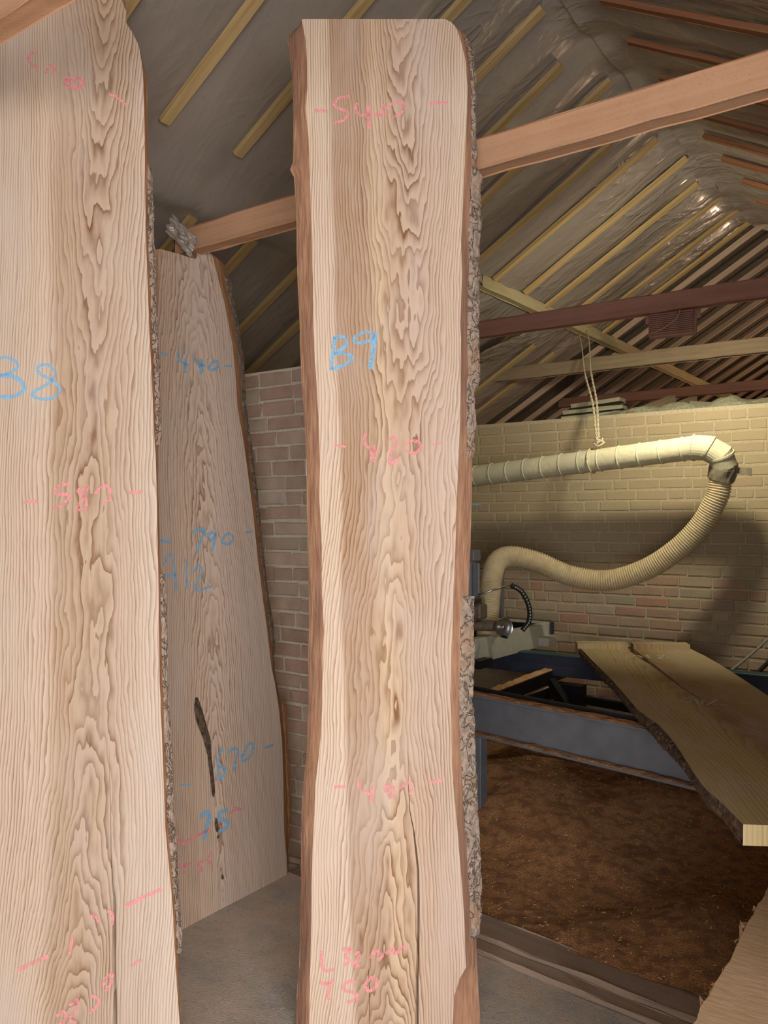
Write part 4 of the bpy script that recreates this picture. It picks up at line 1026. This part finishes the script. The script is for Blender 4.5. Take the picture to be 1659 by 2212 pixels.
# ================================================================== SAWDUST, SLEEPER, FOREGROUND BOARD
k0, k1 = on_z(1030, 1965, .06), on_z(1545, 2160, .06)
kd = (k1 - k0).normalized(); kd = Vector((kd.x, kd.y, 0)).normalized(); ks = Vector((0, 0, 1)).cross(kd)
def heap(a, b):
    p = k0 - kd*2.0 + kd*(a*5.2) + ks*(b*4.4)
    h = .03 + .10*max(0, fbm(p.x*1.1 + 3, p.y*1.1, 2, 3) + .25) + .16*math.exp(-((p.x + 2.35)**2 + (p.y - 4.1)**2)/.35) + .10*math.exp(-((p.x + 1.5)**2 + (p.y - 4.6)**2)/.6)
    h += .008*fbm(p.x*18, p.y*18, 1, 3)
    y = min(p.y, YB - .05); x = min(max(p.x, -2.36 if y < 3.42 else -4.1), 1.65)
    return (x, y, max(h, .015))
hp_ = MB().grid(150, 150, heap).build('sawdust_heap', 'sawdust', smooth=True)
tag(hp_, 'brown sawdust and shavings heaped on the floor under the saw', 'sawdust', kind='stuff')
fm = MB(); rr = random.Random(3)
for _ in range(15000):
    a, b = rr.random(), rr.random()**1.3; p = Vector(heap(a, b)); s = rr.uniform(.0025, .008)
    an, ti = rr.uniform(0, 6.28), rr.uniform(-.8, .8)
    u = Vector((math.cos(an), math.sin(an), ti*.5))*s; v = Vector((-math.sin(an), math.cos(an), rr.uniform(-.5, .5)))*s*.3
    p.z += .002
    fm.add([p - u - v, p + Vector((0, 0, s*.25)) - v, p + u - v, p + u + v, p + Vector((0, 0, s*.25)) + v, p - u + v], [(0, 1, 4, 5), (1, 2, 3, 4)])
for _ in range(5000):
    q = on_z(rr.uniform(420, 1560), rr.uniform(1950, 2300), .0); s = rr.uniform(.0012, .0035); an = rr.uniform(0, 6.28)
    u = Vector((math.cos(an), math.sin(an), 0))*s; v = Vector((-math.sin(an), math.cos(an), .3))*s*.35; q.z = .009
    fm.add([q - u - v, q + u - v, q + u + v, q - u + v], [(0, 1, 2, 3)])
tag(fm.build('wood_shavings', 'shaving'), 'scattered curled wood shavings over heap and floor', 'shavings', kind='stuff')
M['grey_board'] = plain_timber('grey_board', srgb(120, 114, 96), srgb(150, 142, 120), srgb(146, 140, 118), .5)
M['sleeper'] = plain_timber('dusty_sleeper', srgb(140, 120, 108), srgb(168, 146, 130), srgb(172, 150, 132), .7)
timber('floor_sleeper', k0 - kd*.9 - ks*.05 - Vector((0, 0, .04)), k0 + kd*3.0 - ks*.05 - Vector((0, 0, .04)), .14, .04, 'sleeper', jit=.006, label='low dusty timber sleeper bordering the sawdust on the floor', cat='timber', seed=31)
timber('floor_sleeper', k0 - kd*.9 - ks*.155 - Vector((0, 0, .05)), k0 + kd*3.0 - ks*.15 - Vector((0, 0, .05)), .06, .02, 'sleeper', jit=.005, label='thin batten lying along the near side of the floor sleeper', cat='timber', seed=37)
# dusty trim at the foot of the stub wall
timber('floor_lath', on_z(560, 1835, .02), on_z(700, 1872, .02), .03, .025, 'sleeper', label='thin lath on the floor at the foot of the brick stub', cat='timber', seed=41)

# foreground board, bottom right
zg = .46
g0, g1 = on_z(1667, 1900, zg), on_z(1490, 2230, zg)
vG = (g0 - g1); vG.z = 0; LG = vG.length; vG.normalize(); uG = Vector((vG.y, -vG.x, 0))
mwG = Matrix((uG, Vector((0, 0, -1)), vG)).transposed().to_4x4(); mwG.translation = g1 - vG*.25
sG = empty('wood_slab', None, 'pale splintery-edged sawn board in the bottom right foreground', 'wood slab', mw=mwG)
def edgeG(v):
    l = .010*fbm(v*7, 2, 0, 3) + .004*nz(v*40, 3); return l - .012 + .006*nz(v*25, 8), l, .42, .43
live_slab(sG, mwG, .06, edgeG, 0.0, LG + .75, M['face_fore'], 'face_fore', 'inner_bark', seed=2.2, rough=.008)
for k in range(26):
    v = random.uniform(.2, LG + .5); L_ = random.uniform(.03, .09); w = random.uniform(.002, .006); a = random.uniform(-.012, .004)
    MB().add([(a, random.uniform(0, .03), v), (a - w*3, .004 + random.uniform(0, .03), v + L_), (a + w, .0, v + L_*.3), (a - w, random.uniform(.0, .02), v + L_*.5)], [(0, 2, 1), (0, 1, 3), (0, 3, 2), (1, 2, 3)]).build('splinter', 'face_fore', sG, mw=mwG, local=True)
for vv, lab in ((.12, 'near'), (LG + .55, 'far')):
    c = mwG @ Vector((.22, .06, vv))
    mb = MB().bar(c - uG*.19 - Vector((0, 0, .2)), c + uG*.19 - Vector((0, 0, .2)), .10, .399)
    tag(mb.build('bearer_block', 'sleeper', bevel=.004), 'timber block carrying the %s end of the foreground board' % lab, 'timber block')

# ================================================================== BOARDS AND RUBBLE ON TOP OF THE BRICK WALL
def lie(p, q, w, h, mat, label, seed): return timber('loose_board', p, q, w, h, mat, jit=.003, label=label, cat='board', group='boards on top of the brick wall', seed=seed)
zt = WTOP + .02
lie(at(1218, 906, 6.5), at(1345, 893, 6.3), .16, .025, 'grey_board', 'lowest of the small stack of dark boards on the wall top', 1)
lie(at(1222, 894, 6.52), at(1350, 880, 6.30), .15, .03, 'grey_board', 'middle one of the small stack of dark boards on the wall top', 2)
lie(at(1240, 880, 6.5), at(1345, 864, 6.30), .14, .03, 'grey_board', 'topmost one of the small stack of dark boards on the wall top', 3)
lie(at(1362, 902, 6.1), at(1455, 866, 6.5), .05, .09, 'beam_dark', 'left of two stubby timbers slanting over the wall top', 4)
lie(at(1430, 895, 6.0), at(1500, 868, 6.4), .05, .08, 'beam_dark', 'right of two stubby timbers slanting over the wall top', 5)
lie(at(1500, 872, 6.2), at(1690, 884, 5.7), .12, .03, 'grey_board', 'long grey board lying on the dust at the right wall top', 6)
mb = MB().grid(60, 14, lambda a, b: Vector((lerp(-2.45, -.6, a), lerp(YB + .02, YB + .26, b), WTOP + .002 + math.sin(math.pi*min(1, max(0, b)))**.7*(.05 + .05*fbm(a*9, b*2, 4, 3))*min(1, a*6 + .1))))
tag(mb.build('dust_heap', 'dustpile', smooth=False), 'lumpy grey dust and debris along the top of the brick wall', 'dust', kind='stuff')
